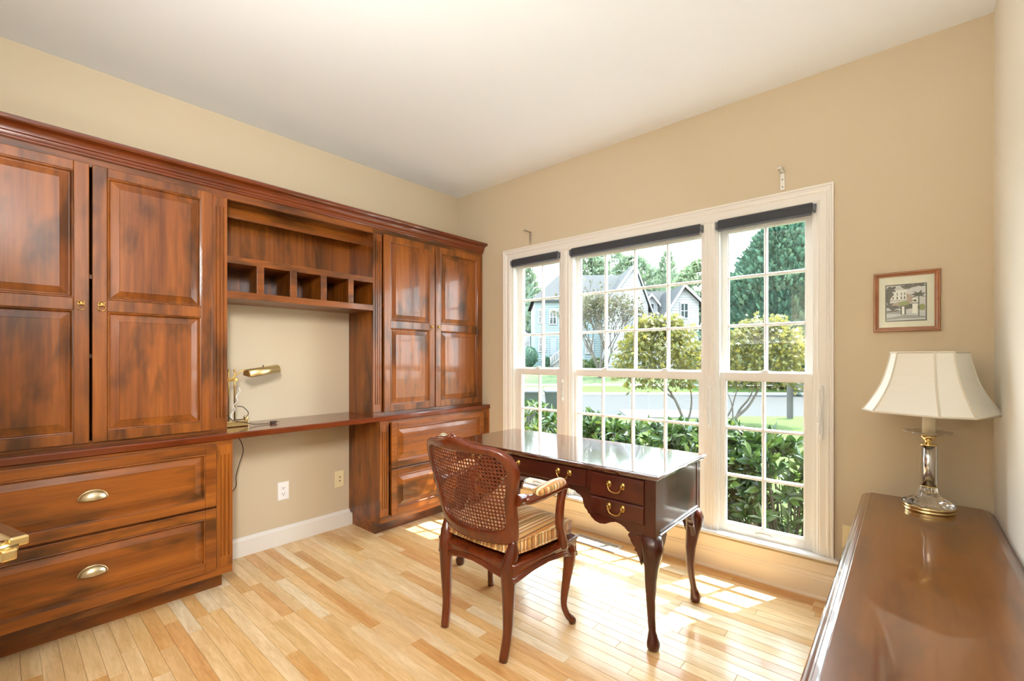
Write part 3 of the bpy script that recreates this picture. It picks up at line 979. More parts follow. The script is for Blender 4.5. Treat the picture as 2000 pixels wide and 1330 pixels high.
up = Vector((0.25, 0, 1)); up = (up - ax * up.dot(ax)).normalized(); sd = ax.cross(up)
m = MB()
prof = [pi * (-0.12 + 1.24 * k / 16) for k in range(17)]
outer = lambda p, r: [tuple(p + (sd * cos(a) + up * sin(a)) * r) for a in prof]
inner = lambda p, r: [tuple(p + (sd * cos(a) + up * sin(a)) * r) for a in reversed(prof)]
m.loft([outer(A, 0.031) + inner(A, 0.029), outer(B, 0.031) + inner(B, 0.029)], True, True, True, True)
m.build('lamp_shade', 'brass_satin', dl)
for p, d in ((A, -1), (B, 1)):
    m = MB()
    m.loft([[tuple(p + ax * d * t + (sd * cos(a) + up * sin(a)) * rr) for a in prof] for t, rr in ((0, 0.031), (0.004, 0.029), (0.006, 0.02), (0.0065, 0.004))], True, True, True, True)
    m.build('shade_end', 'brass_satin', dl)
m = MB(); mid = A + (B - A) * 0.5 + up * 0.031
m.tube([tuple(mid - up * 0.003), tuple(mid + up * 0.012)], [0.0025, 0.0035], 8); m.build('switch', 'black', dl)
m = MB()
cp = smooth_path([(bx - 0.03, by - 0.055, ZC1 + 0.04), (bx + 0.01, by - 0.05, ZC1 + 0.1), (bx + 0.03, by - 0.035, ZC1 + 0.07), (bx + 0.045, by - 0.01, ZC1 + 0.042), (bx + 0.06, by + 0.055, ZC1 + 0.022), (bx + 0.062, by + 0.10, ZC1 + 0.008), (bx + 0.06, by + 0.17, ZC1 + 0.005), (bx + 0.06, by + 0.19, ZC1 + 0.007)], 8)
m.tube(cp, 0.0024, 8)
cp = smooth_path([(bx + 0.01, by + 0.01, ZC1 + 0.04), (bx + 0.03, by + 0.05, ZC1 + 0.042), (bx + 0.035, by + 0.075, ZC1 + 0.075), (bx + 0.025, by + 0.05, ZC1 + 0.112), (bx + 0.01, by + 0.025, ZC1 + 0.118)], 8)
m.tube(cp, 0.0024, 8)
m.build('cord', 'brownplastic', dl)
m = MB(); m.box(bx + 0.05, bx + 0.07, by + 0.19, by + 0.222, ZC1 + 0.001, ZC1 + 0.017); m.tube([(bx + 0.055, by + 0.22, ZC1 + 0.009), (bx + 0.055, by + 0.237, ZC1 + 0.009)], 0.0018, 6); m.tube([(bx + 0.066, by + 0.22, ZC1 + 0.009), (bx + 0.066, by + 0.237, ZC1 + 0.009)], 0.0018, 6)
m.build('plug', 'brownplastic', dl, bevel=0.002)
# pale twisted flex climbing the posts
m = MB()
m.tube([(bx + 0.012 + 0.006 * sin(k * 0.55), by - 0.012 + 0.05 * (k / 40) + 0.006 * cos(k * 0.55), ZC1 + 0.04 + 0.19 * k / 40) for k in range(41)], 0.0022, 6)
m.build('twisted_flex', 'outlet', dl, label='pale twisted flex')

# ------------------------------------------------------------------ writing desk
dk = root('writing_desk', (-1.43, 2.11, 0), 'dark mahogany writing desk with polished top and cabriole legs by the window', 'desk')
DX0, DX1, DY0, DY1, DT = -2.06, -0.802, 1.836, 2.385, 0.757
m = MB()
R = lambda o, z: rect(DX0 - 0.024, DX1 + 0.024, DY0 - 0.024, DY1 + 0.024, o, z)
m.loft([R(0.022, DT - 0.027), R(0.012, DT - 0.0265), R(0.009, DT - 0.024), R(0.008, DT - 0.019), R(0.003, DT - 0.017), R(0.0, DT - 0.013), R(0.0, DT - 0.008), R(0.003, DT - 0.004), R(0.009, DT - 0.0025), R(0.010, DT)])
m.build('desk_top', 'mahog_top', dk, bevel=0.0006)
# scalloped front apron
cx = (DX0 + DX1) / 2
half = [(0.0, 0.626), (0.16, 0.617), (0.205, 0.611), (0.222, 0.609), (0.232, 0.600), (0.25, 0.594), (0.262, 0.582), (0.268, 0.560), (0.276, 0.540), (0.290, 0.528), (0.294, 0.518), (0.302, 0.515), (0.312, 0.503), (0.332, 0.489), (0.358, 0.483), (0.385, 0.487), (0.415, 0.502), (0.44, 0.509), (0.462, 0.505), (0.482, 0.496), (0.494, 0.486), (0.50, 0.481), (0.51, 0.481), (0.56, 0.481)]
def apron(y0, y1):
    up_z = DT - 0.027
    x1 = DX1 - 0.05
    low = [(cx + a, b) for a, b in half if cx + a < x1] + [(x1, 0.481)]
    lowl = [(2 * cx - a, b) for a, b in reversed(low)]
    pts = lowl[:-1] + low
    q = MB()
    n = len(pts)
    vs = [(x, y0, z) for x, z in pts] + [(x, y0, up_z) for x, z in pts] + [(x, y1, z) for x, z in pts] + [(x, y1, up_z) for x, z in pts]
    fs = []
    for i in range(n - 1):
        fs += [(i, i + 1, n + i + 1, n + i), (2 * n + i + 1, 2 * n + i, 3 * n + i, 3 * n + i + 1), (i + 1, i, 2 * n + i, 2 * n + i + 1)]
    fs += [(0, n, 3 * n, 2 * n), (n - 1, 3 * n - 1, 4 * n - 1, 2 * n - 1)]
    q.add(vs, fs)
    return q
apron(DY0 + 0.006, DY0 + 0.024).build('front_apron', 'mahog_h', dk, bevel=0.001)
m = MB(); m.box(DX0 + 0.05, DX1 - 0.05, DY1 - 0.022, DY1 - 0.004, 0.60, DT - 0.027); m.build('back_apron', 'mahog_h', dk)
for xa, xb in ((DX0 + 0.003, DX0 + 0.02), (DX1 - 0.02, DX1 - 0.003)):
    m = MB(); m.box(xa, xb, DY0 + 0.05, DY1 - 0.05, 0.505, DT - 0.027); m.build('side_panel', 'mahog_h', dk)
    m = MB()
    s = 1 if xa > cx else -1
    e = xb if s > 0 else xa
    m.prism([(e - s * 0.004, 0.505), (e + s * 0.003, 0.505), (e + s * 0.007, 0.500), (e + s * 0.003, 0.496), (e + s * 0.003, 0.490), (e + s * 0.008, 0.486), (e + s * 0.006, 0.481), (e - s * 0.012, 0.481)], 'Y', DY0 + 0.045, DY1 - 0.045)
    m.build('side_moulding', 'mahog_h', dk)
for xx in (-1.128, -1.732):
    m = MB(); m.box(xx - 0.009, xx + 0.009, DY0 + 0.024, DY1 - 0.022, 0.53, DT - 0.027); m.build('inner_wall', 'mahog_h', dk)
for xa, xb in ((DX0 + 0.02, -1.741), (-1.119, DX1 - 0.02)):
    m = MB(); m.box(xa, xb, DY0 + 0.024, DY1 - 0.022, 0.518, 0.53); m.build('bottom_board', 'mahog_h', dk)
m = MB(); m.box(-1.723, -1.137, DY0 + 0.024, DY1 - 0.022, 0.632, 0.64); m.build('bottom_board', 'mahog_h', dk)
for xa, xb in ((DX0, DX0 + 0.05), (DX1 - 0.05, DX1)):
    for y0_, y1_ in ((DY0, DY0 + 0.05), (DY1 - 0.05, DY1)):
        m = MB(); m.box(xa, xb, y0_, y1_, 0.478, DT - 0.027); m.build('corner_post', 'mahog_v', dk, bevel=0.003)

def bail(parent, x, z, y, w=0.034):
    q = MB()
    for s in (-1, 1):
        q.lathe([(0.0, 0.0), (0.013, 0.0), (0.0135, -0.002), (0.010, -0.0045), (0.006, -0.006), (0.005, -0.011), (0.0065, -0.014), (0.004, -0.018), (0.0, -0.0185)], (x + s * w, y, z), 'Y', 16)
        q.v[-16 * 9:] = [(a, b, z + (c - z) * 1.3) for a, b, c in q.v[-16 * 9:]]
    pts = smooth_path([(x - w, y - 0.012, z), (x - w + 0.003, y - 0.015, z - 0.012), (x - w * 0.62, y - 0.016, z - 0.026), (x, y - 0.0165, z - 0.031), (x + w * 0.62, y - 0.016, z - 0.026), (x + w - 0.003, y - 0.015, z - 0.012), (x + w, y - 0.012, z)], 6)
    q.tube(pts, [0.0022 + 0.0012 * sin(pi * i / (len(pts) - 1)) for i in range(len(pts))], 8)
    return q.build('bail_handle', 'brass_old', parent, label='brass bail handle on oval rosettes')
def ddrawer(x0, x1, z0, z1, hx):
    q = MB()
    yb, yf = DY0 + 0.006, DY0 - 0.006
    R = lambda o, y: [(x0 + o, y, z0 + o), (x1 - o, y, z0 + o), (x1 - o, y, z1 - o), (x0 + o, y, z1 - o)]
    q.loft([R(0, yb), R(0, yf + 0.004), R(0.003, yf + 0.001), R(0.007, yf)])
    d = q.build('drawer', 'mahog_h', dk, bevel=0.0006)
    for h in hx:
        bail(d, h, (z0 + z1) / 2 + 0.012, yf)
ddrawer(-1.716, -1.144, 0.640, 0.722, (-1.593, -1.267))
for s in (0, 1):
    fx = (lambda a: a) if s == 0 else (lambda a: 2 * cx - a)
    for z0, z1 in ((0.613, 0.722), (0.528, 0.607)):
        xa, xb = sorted((fx(-1.118), fx(-0.852)))
        ddrawer(xa, xb, z0, z1, ((xa + xb) / 2,))

def cabriole(px, py, sx, sy, top, parent, mat, k=1.0, name='leg'):
    """cabriole leg whose knee and foot swing out to (sx, sy)"""
    q = MB()
    n = 1 / sqrt(2)
    prof = [(0.0, 0.020, 0.020), (0.012, 0.020, 0.026), (0.03, 0.021, 0.027), (0.045, 0.017, 0.022), (0.075, 0.012, 0.0155), (0.13, 0.004, 0.0165), (0.20, -0.002, 0.0195), (0.28, 0.0, 0.024), (0.35, 0.008, 0.031), (0.40, 0.015, 0.039), (0.435, 0.016, 0.043), (0.46, 0.008, 0.043), (0.485, 0.0, 0.038)]
    sc = top / 0.485
    rings = []
    for z, off, r in prof:
        ex = 0.55 if z > 0.25 else 0.0
        ring = []
        for i in range(16):
            a = 2 * pi * i / 16
            c, s = cos(a), sin(a)
            pw = 0.72 if z > 0.2 else 0.9
            c = math.copysign(abs(c) ** pw, c); s = math.copysign(abs(s) ** pw, s)
            ring.append((px + sx * off * k * n * 1.3 + r * k * c, py + sy * off * k * n * 1.3 + r * k * s, z * sc))
        rings.append(ring)
    q.loft(rings, True, True, True, True)
    return q.build(name, mat, parent)
for px, sx in ((DX0 + 0.036, -1), (DX1 - 0.036, 1)):
    for py, sy in ((DY0 + 0.036, -1), (DY1 - 0.036, 1)):
        lg = cabriole(px, py, sx, sy, 0.486, dk, 'mahog_v')
        # shaped knee brackets on the two inner sides
        for axis in ('x', 'y'):
            d = -sx if axis == 'x' else -sy
            e = 0.026
            pts = [(e, 0.478), (0.088, 0.478), (0.092, 0.470), (0.089, 0.462), (0.083, 0.457), (0.078, 0.444), (0.068, 0.430), (0.06, 0.424), (0.058, 0.418), (0.063, 0.412), (0.058, 0.407), (0.05, 0.404), (0.042, 0.385), (0.03, 0.35), (e, 0.36)]
            q = MB()
            if axis == 'x':
                q.prism([(px + d * a, z) for a, z in pts], 'Y', py + sy * 0.012, py + sy * 0.034)
            else:
                q.prism([(py + d * a, z) for a, z in pts], 'X', px + sx * 0.012, px + sx * 0.034)
            q.build('knee_bracket', 'mahog_v', lg, bevel=0.002)

# ------------------------------------------------------------------ armchair
XC = -1.455
ch = root('armchair', (XC, 1.58, 0), 'carved wooden armchair with cane back pulled up to the writing desk', 'chair')
def bk(s, z, n=0.0):
    """point of the curved back: sideways s, height z, n along the rear normal"""
    return (XC + s * (1 - 0.25 * n), 1.402 - 0.262 * (z - 0.42) + 0.95 * s * s - n, z - 0.25 * n)
OUT = [(0.0, 0.913), (0.03, 0.915), (0.045, 0.908), (0.065, 0.905), (0.085, 0.898), (0.12, 0.893), (0.16, 0.890), (0.20, 0.886), (0.235, 0.872), (0.262, 0.848), (0.277, 0.818), (0.281, 0.785), (0.276, 0.752), (0.264, 0.715), (0.252, 0.675), (0.246, 0.63), (0.242, 0.58), (0.236, 0.53), (0.230, 0.495), (0.220, 0.474), (0.200, 0.466), (0.16, 0.461), (0.10, 0.456), (0.05, 0.454), (0.0, 0.454)]
INN = [(0.0, 0.856), (0.02, 0.856), (0.04, 0.856), (0.06, 0.856), (0.08, 0.855), (0.11, 0.854), (0.14, 0.856), (0.17, 0.857), (0.20, 0.850), (0.222, 0.833), (0.234, 0.810), (0.237, 0.782), (0.233, 0.752), (0.222, 0.715), (0.210, 0.675), (0.203, 0.63), (0.200, 0.59), (0.196, 0.562), (0.186, 0.54), (0.168, 0.525), (0.145, 0.516), (0.12, 0.511), (0.08, 0.507), (0.04, 0.505), (0.0, 0.505)]
OUTf = OUT + [(-s, z) for s, z in reversed(OUT[1:-1])]
INNf = INN + [(-s, z) for s, z in reversed(INN[1:-1])]
m = MB()
L = lambda pts, n, t: [bk(s, z, n) for s, z in pts]
lerp = lambda t: [((1 - t) * a[0] + t * b[0], (1 - t) * a[1] + t * b[1]) for a, b in zip(OUTf, INNf)]
secs = [(0.0, -0.008), (0.0, 0.006), (0.08, 0.013), (0.25, 0.015), (0.55, 0.012), (0.8, 0.013), (0.92, 0.010), (1.0, 0.004), (1.0, -0.006), (0.9, -0.013), (0.5, -0.015), (0.12, -0.014)]
m.loft([L(lerp(t), n, t) for t, n in secs] + [L(lerp(secs[0][0]), secs[0][1], 0)], True, False, False, True)
m.build('back_frame', 'chairwood', ch)
# carved crest
m = MB()
for s, z, r in ((0, 0.912, 0.013), (-0.024, 0.911, 0.010), (0.024, 0.911, 0.010), (-0.045, 0.906, 0.008), (0.045, 0.906, 0.008), (0.0, 0.925, 0.007)):
    m.ball(bk(s, z, -0.004), (r, r * 1.2, r * 0.8), 10, 6)
for s in (-1, 1):
    m.tube(smooth_path([bk(s * 0.03, 0.912, -0.008), bk(s * 0.06, 0.905, -0.012), bk(s * 0.10, 0.899, -0.012), bk(s * 0.15, 0.892, -0.010)], 4), [0.006, 0.005, 0.005, 0.004, 0.004, 0.004, 0.003, 0.003, 0.003, 0.003, 0.002, 0.002, 0.0015], 6)
m.build('crest_carving', 'chairwood', ch)
# woven cane: a real sheet of small eight-sided holes
from math import hypot
def inside(s, z, grow=0.006):
    poly = INNf
    c = False
    n = len(poly)
    for i in range(n):
        x1, y1 = poly[i]
        x2, y2 = poly[(i + 1) % n]
        x1 *= 1 + grow; x2 *= 1 + grow
        if (y1 > z) != (y2 > z) and s < (x2 - x1) * (z - y1) / (y2 - y1) + x1:
            c = not c
    return c
m = MB()
P = 0.0165
nz_ = int(0.42 / P)
for iz in range(nz_):
    for ix in range(-16, 17):
        s, z = ix * P, 0.478 + iz * P
        if not inside(s, z):
            continue
        h = P / 2
        r = 0.0062
        o8 = [(h, h * .42), (h * .42, h), (-h * .42, h), (-h, h * .42), (-h, -h * .42), (-h * .42, -h), (h * .42, -h), (h, -h * .42)]
        i8 = [(r * cos(pi / 8 + k * pi / 4), r * sin(pi / 8 + k * pi / 4)) for k in range(8)]
        corner = [(h, h), (-h, h), (-h, -h), (h, -h)]
        vs = [bk(s + a, z + b, 0.001) for a, b in o8] + [bk(s + a, z + b, 0.0022) for a, b in i8] + [bk(s + a, z + b, 0.0) for a, b in corner]
        fs = [(k, (k + 1) % 8, 8 + (k + 1) % 8, 8 + k) for k in range(8)]
        fs += [(0, 16, 1), (2, 17, 3), (4, 18, 5), (6, 19, 7)]
        m.add(vs, fs)
o = m.build('cane_panel', 'cane', ch)
sd_ = o.modifiers.new('thick', 'SOLIDIFY'); sd_.thickness = 0.0018
# seat frame
def seat_outline(grow=0.0):
    pts = []
    for k in range(9):      # front, bowed
        t = -1 + 2 * k / 8
        pts.append((XC + t * (0.272 + grow), 1.800 + grow + 0.028 * (1 - t * t)))
    pts += [(XC + 0.266 + grow, 1.70), (XC + 0.257 + grow, 1.60), (XC + 0.245 + grow, 1.50), (XC + 0.232 + grow, 1.41 - grow)]
    for k in range(1, 8):
        t = 1 - 2 * k / 8
        pts.append((XC + t * (0.232 + grow), 1.41 - grow - 0.012 * (1 - t * t)))
    pts += [(XC - 0.232 - grow, 1.41 - grow), (XC - 0.245 - grow, 1.50), (XC - 0.257 - grow, 1.60), (XC - 0.266 - grow, 1.70)]
    return pts
def scallop(x, y):
    """apron depth: shallow in the middle of each side, deep at the corners"""
    u = abs(x - XC) / 0.27
    if y > 1.79 or y < 1.42:
        return 0.340 - 0.026 * u ** 3 + 0.010 * cos(u * pi * 1.5)
    t = (y - 1.41) / 0.39
    return 0.328 + 0.022 * sin(pi * t) - 0.018 * (abs(2 * t - 1) ** 3)
m = MB()
o0, o1, o2, o3 = seat_outline(0.006), seat_outline(0.010), seat_outline(0.002), seat_outline(-0.05)
top = lambda y: 0.398 + 0.018 * max(0, (y - 1.65) / 0.18)
m.loft([[(x, y, scallop(x, y) + 0.02) for x, y in o3], [(x, y, scallop(x, y)) for x, y in o2], [(x, y, scallop(x, y) + 0.004) for x, y in o1], [(x, y, scallop(x, y) + 0.016) for x, y in o1], [(x, y, scallop(x, y) + 0.02) for x, y in o0], [(x, y, top(y) - 0.022) for x, y in o0], [(x, y, top(y) - 0.016) for x, y in o1], [(x, y, top(y) - 0.004) for x, y in o1], [(x, y, top(y)) for x, y in o2], [(x, y, top(y)) for x, y in o3]], True, True, True, True)
m.build('seat_frame', 'chairwood', ch)
# carved bead that follows the lower edge of the seat rail
m = MB()
for dz, rr_ in ((0.006, 0.0042), (0.022, 0.003)):
    m.tube([(x, y, scallop(x, y) + dz) for x, y in seat_outline(0.008)], rr_, 6, closed=True)
m.build('rail_bead', 'chairwood', ch)
# legs
def chair_leg(pts, rad, flat=1.0):
    q = MB()
    P = smooth_path(pts, 5)
    n = len(pts)
    R = [interp(list(range(n)), rad, i * (n - 1) / (len(P) - 1)) for i in range(len(P))]
    q.tube(P, R, 10, True, flat, up=(1, 0, 0))
    return q.build('leg', 'chairwood', ch)
for s in (-1, 1):
    chair_leg([bk(s * 0.213, 0.485, 0), (XC + s * 0.207, 1.424, 0.43), (XC + s * 0.199, 1.412, 0.36), (XC + 0.006 + s * 0.198, 1.404, 0.25), (XC + 0.014 + s * 0.192, 1.396, 0.11), (XC + 0.018 + s * 0.184, 1.374, 0.0)], [0.013, 0.031, 0.036, 0.027, 0.020, 0.019])
    chair_leg([(XC + s * 0.246, 1.768, 0.395), (XC + s * 0.252, 1.778, 0.345), (XC + s * 0.254, 1.782, 0.30), (XC + s * 0.246, 1.768, 0.20), (XC + s * 0.240, 1.756, 0.10), (XC + s * 0.250, 1.768, 0.045), (XC + s * 0.266, 1.788, 0.014), (XC + s * 0.260, 1.783, 0.0)], [0.024, 0.034, 0.030, 0.021, 0.015, 0.015, 0.019, 0.014])
    # rear stile joining back to leg
    # arm, arm post and padded rest
    a0 = Vector(bk(s * 0.250, 0.665, -0.004))
    arm = smooth_path([a0, a0 + Vector((s * 0.004, 0.05, -0.004)), (XC + s * 0.272, 1.46, 0.660), (XC + s * 0.285, 1.54, 0.666), (XC + s * 0.290, 1.62, 0.676), (XC + s * 0.288, 1.675, 0.678), (XC + s * 0.284, 1.70, 0.664)], 6)
    q = MB(); q.tube(arm, [interp([0, .3, .6, .9, 1], [0.024, 0.020, 0.021, 0.022, 0.016], i / (len(arm) - 1)) for i in range(len(arm))], 10, flat=1.15); q.build('arm', 'chairwood', ch)
    post = smooth_path([(XC + s * 0.284, 1.688, 0.672), (XC + s * 0.286, 1.668, 0.62), (XC + s * 0.284, 1.660, 0.56), (XC + s * 0.276, 1.672, 0.50), (XC + s * 0.268, 1.70, 0.44), (XC + s * 0.264, 1.715, 0.385)], 5)
    q = MB(); q.tube(post, [interp([0, .2, .55, .8, 1], [0.021, 0.018, 0.020, 0.022, 0.025], i / (len(post) - 1)) for i in range(len(post))], 10, flat=1.1, up=(0, 1, 0)); q.build('arm_post', 'chairwood', ch)
    q = MB()
    pad = smooth_path([(XC + s * 0.277, 1.485, 0.678), (XC + s * 0.281, 1.505, 0.684), (XC + s * 0.286, 1.56, 0.688), (XC + s * 0.289, 1.62, 0.694), (XC + s * 0.289, 1.655, 0.694), (XC + s * 0.288, 1.672, 0.690)], 4)
    q.tube(pad, [interp([0, .12, .5, .9, 1], [0.008, 0.021, 0.025, 0.022, 0.008], i / (len(pad) - 1)) for i in range(len(pad))], 12, flat=1.15); q.build('arm_pad', 'stripe', ch, label='striped padded arm rest')

# loose striped seat cushion
cu = root('seat_cushion', (XC, 1.60, 0.417), 'gold and brown striped box cushion on the cane-back armchair', 'cushion')
def cush(o, z, puff=0.0):
    return [(XC + (x - XC) * (1 - o), 1.60 + (y - 1.60) * (1 - o), z + 0.006) for x, y in base_c]
base_c = []
for x, y in seat_outline(-0.012):
    base_c.append((x, y))
m = MB()
m.loft([cush(0.9, 0.412), cush(0.3, 0.412), cush(0.06, 0.414), cush(0.0, 0.424), cush(-0.012, 0.446), cush(-0.004, 0.470), cush(0.03, 0.481), cush(0.12, 0.487), cush(0.35, 0.494), cush(0.6, 0.499), cush(0.9, 0.501)], True, True, True, True)
o = m.build('cushion_body', 'stripe', cu)
for zz, oo in ((0.423, -0.004), (0.474, -0.004)):
    m = MB(); m.tube(cush(oo, zz), 0.0042, 8, closed=True); m.build('piping', 'stripe', cu)

# ------------------------------------------------------------------ polished console at the right wall
co = root('console', (0.05, 1.8, 0), 'long low polished wooden console with moulded edge along the pale wall', 'console')
KX0, KX1, KY0, KY1, KT = -0.168, 0.278, 0.9, 2.80, 0.606
m = MB()
def kring(o, z):
    c = 0.03
    a, b, d, e = KX0 + o, KX1 - o, KY0 + o, KY1 - o
    return [(a, d, z), (b, d, z), (b, e, z), (a, e, z)]
m.loft([kring(0.028, KT - 0.052), kring(0.020, KT - 0.050), kring(0.016, KT - 0.045), kring(0.016, KT - 0.040), kring(0.004, KT - 0.038), kring(0.0, KT - 0.033), kring(0.0, KT - 0.027), kring(0.004, KT - 0.022), kring(0.008, KT - 0.021), kring(0.010, KT - 0.017), kring(0.016, KT - 0.012), kring(0.020, KT - 0.011), kring(0.022, KT - 0.007), kring(0.030, KT - 0.005), kring(0.034, KT - 0.0045), kring(0.036, KT)])
m.build('console_top', 'walnut', co, bevel=0.0006)
m = MB(); m.box(KX0 + 0.03, KX1 - 0.004, KY0 + 0.03, KY1 - 0.03, 0.07, KT - 0.052); m.build('carcass', 'walnut', co, bevel=0.002)
m = MB(); m.loft([rect(KX0 + 0.022, KX1 - 0.002, KY0 + 0.022, KY1 - 0.022, o, z) for o, z in ((0, 0.0), (0, 0.06), (0.004, 0.066), (0.008, 0.07))]); m.build('plinth', 'walnut', co)
n = 4
W = (KY1 - KY0 - 0.1) / n
for k in range(n):
    a = KY0 + 0.05 + k * W + 0.008
    b = a + W - 0.016
    for z0, z1 in ((0.09, 0.31), (0.325, 0.545)):
        q = MB()
        xf = KX0 + 0.03
        q.loft([[(xf, a + o, z0 + o), (xf, b - o, z0 + o), (xf, b - o, z1 - o), (xf, a + o, z1 - o)] if x == 0 else [(xf - x, a + o, z0 + o), (xf - x, b - o, z0 + o), (xf - x, b - o, z1 - o), (xf - x, a + o, z1 - o)] for o, x in ((0, 0.0), (0, 0.010), (0.005, 0.014), (0.012, 0.014))])
        d = q.build('drawer', 'walnut', co)
        q = MB()
        yc, zc = (a + b) / 2, (z0 + z1) / 2 + 0.02
        for s in (-1, 1):
            q.lathe([(0, 0), (0.012, 0), (0.012, -0.003), (0.005, -0.008), (0.006, -0.018), (0, -0.02)], (xf - 0.014, yc + s * 0.045, zc), 'X', 14)
        q.tube(smooth_path([(xf - 0.030, yc - 0.045, zc), (xf - 0.034, yc - 0.035, zc - 0.025), (xf - 0.034, yc, zc - 0.032), (xf - 0.034, yc + 0.035, zc - 0.025), (xf - 0.030, yc + 0.045, zc)], 5), 0.0032, 8)
        q.build('bail_handle', 'brass_old', d)

# ------------------------------------------------------------------ table lamp on the console
LX, LY, LZ = 0.068, 2.605, KT
tl = root('table_lamp', (LX, LY, LZ), 'crystal table lamp with pale bell shade on the console', 'lamp')
m = MB(); m.lathe([(0, 0.0005), (0.083, 0.0005), (0.084, 0.002), (0.084, 0.009), (0.0825, 0.010), (0.0825, 0.012), (0.084, 0.013), (0.084, 0.022), (0.082, 0.024), (0, 0.024)], (LX, LY, LZ), 'Z', 48); m.build('brass_foot', 'brass', tl)
m = MB()      # swirled crystal base
prof = [(0.081, 0.0245), (0.083, 0.030), (0.078, 0.037), (0.066, 0.044), (0.052, 0.051), (0.040, 0.060), (0.032, 0.072), (0.0285, 0.086), (0.0275, 0.10)]
rings = []
seg = 64
for r, z in prof:
    rings.append([(LX + (r * (1 + 0.055 * sin(10 * (2 * pi * i / seg) + z * 55)) * cos(2 * pi * i / seg)), LY + (r * (1 + 0.055 * sin(10 * (2 * pi * i / seg) + z * 55)) * sin(2 * pi * i / seg)), LZ + z) for i in range(seg)])
m.loft(rings, True, True, True, True)
m.build('crystal_base', 'crystal', tl)
m = MB(); m.loft([[(LX + r * cos(2 * pi * i / 10), LY + r * sin(2 * pi * i / 10), LZ + z) for i in range(10)] for r, z in ((0.027, 0.104), (0.0285, 0.106), (0.0285, 0.272), (0.027, 0.274))]); m.build('crystal_column', 'crystal_thin', tl)
m = MB(); m.lathe([(0, 0.105), (0.019, 0.105), (0.019, 0.273), (0, 0.273)], (LX, LY, LZ), 'Z', 16); m.build('added_shine_rod', 'chrome', tl)  # rod added inside the crystal so its shine makes the column look silver
m = MB(); m.lathe([(0, 0.10), (0.029, 0.10), (0.029, 0.104), (0, 0.104)], (LX, LY, LZ), 'Z', 24); m.lathe([(0, 0.274), (0.028, 0.274), (0.029, 0.277), (0.024, 0.281), (0.014, 0.286), (0.012, 0.291), (0.020, 0.299), (0.026, 0.308), (0.027, 0.314), (0, 0.314)], (LX, LY, LZ), 'Z', 24); m.build('brass_collar', 'brass', tl)
m = MB()
rings = []
for r, z in ((0.022, 0.3145), (0.034, 0.319), (0.055, 0.324), (0.074, 0.327), (0.083, 0.331), (0.079, 0.3335), (0.055, 0.330), (0.03, 0.326), (0.02, 0.325)):
    rings.append([(LX + r * (1 + 0.05 * cos(12 * 2 * pi * i / 72) * (r > 0.05)) * cos(2 * pi * i / 72), LY + r * (1 + 0.05 * cos(12 * 2 * pi * i / 72) * (r > 0.05)) * sin(2 * pi * i / 72), LZ + z) for i in range(72)])
m.loft(rings, True, True, True, True)
m.build('crystal_bobeche', 'crystal_thin', tl)
m = MB(); m.lathe([(0, 0.326), (0.021, 0.326), (0.021, 0.40), (0.017, 0.402), (0.014, 0.45), (0, 0.45)], (LX, LY, LZ), 'Z', 24); m.build('candle_sleeve', 'candle', tl)
# cut-corner bell shade
def shade_ring(w, c, z, rot):
    """square of half-width w, corners cut back by c"""
    pts = [(w, -w + c), (w, w - c), (w - c, w), (-w + c, w), (-w, w - c), (-w, -w + c), (-w + c, -w), (w - c, -w)]
    ca, sa = cos(rot), sin(rot)
    return [(LX + x * ca - y * sa, LY + x * sa + y * ca, z) for x, y in pts]
SR = radians(-24)
sh = [(0.0, 0.107), (0.10, 0.110), (0.25, 0.117), (0.4, 0.125), (0.55, 0.136), (0.7, 0.151), (0.85, 0.169), (1.0, 0.190)]
ztop, zbot = LZ + 0.668, LZ + 0.415
rings = [shade_ring(w, w * 0.41, ztop + (zbot - ztop) * t, SR) for t, w in sh]
m = MB(); m.loft(rings, True, False, False, False)
o = m.build('lamp_shade', 'shade', tl)
md = o.modifiers.new('thick', 'SOLIDIFY'); md.thickness = 0.003
m = MB()
for k in range(8):
    m.tube([r[k] for r in rings], 0.0036, 6)
m.tube(rings[0], 0.004, 6, closed=True)
m.tube(rings[-1], 0.0042, 6, closed=True)
m.build('shade_trim', 'shade_trim', tl)
m = MB(); m.tube([(LX - 0.1, LY, ztop - 0.012), (LX, LY, ztop - 0.014), (LX + 0.1, LY, ztop - 0.012)], 0.002, 6); m.tube([(LX, LY, LZ + 0.45), (LX, LY, ztop - 0.004)], 0.003, 6); m.build('shade_support', 'brass', tl)

# ------------------------------------------------------------------ framed picture
pf = root('framed_picture', (-0.005, YF, 1.374), 'small framed print of a house with palm on the sand wall', 'picture')
PX0, PX1, PZ0, PZ1 = -0.124, 0.114, 1.376, 1.658
def xz(o, y, x0=PX0, x1=PX1, z0=PZ0, z1=PZ1):
    return [(x0 + o, y, z0 + o), (x1 - o, y, z0 + o), (x1 - o, y, z1 - o), (x0 + o, y, z1 - o)]
m = MB()
m.loft([xz(0, YF - 0.001), xz(0, YF - 0.014), xz(0.003, YF - 0.018), xz(0.007, YF - 0.018), xz(0.010, YF - 0.015), xz(0.015, YF - 0.014), xz(0.018, YF - 0.012), xz(0.021, YF - 0.012), xz(0.021, YF - 0.006)], True, False, False)
m.build('frame', 'framewood', pf)
m = MB(); m.box(PX0 + 0.019, PX1 - 0.019, YF - 0.006, YF - 0.003, PZ0 + 0.019, PZ1 - 0.019); m.build('mat_board', 'matboard', pf)
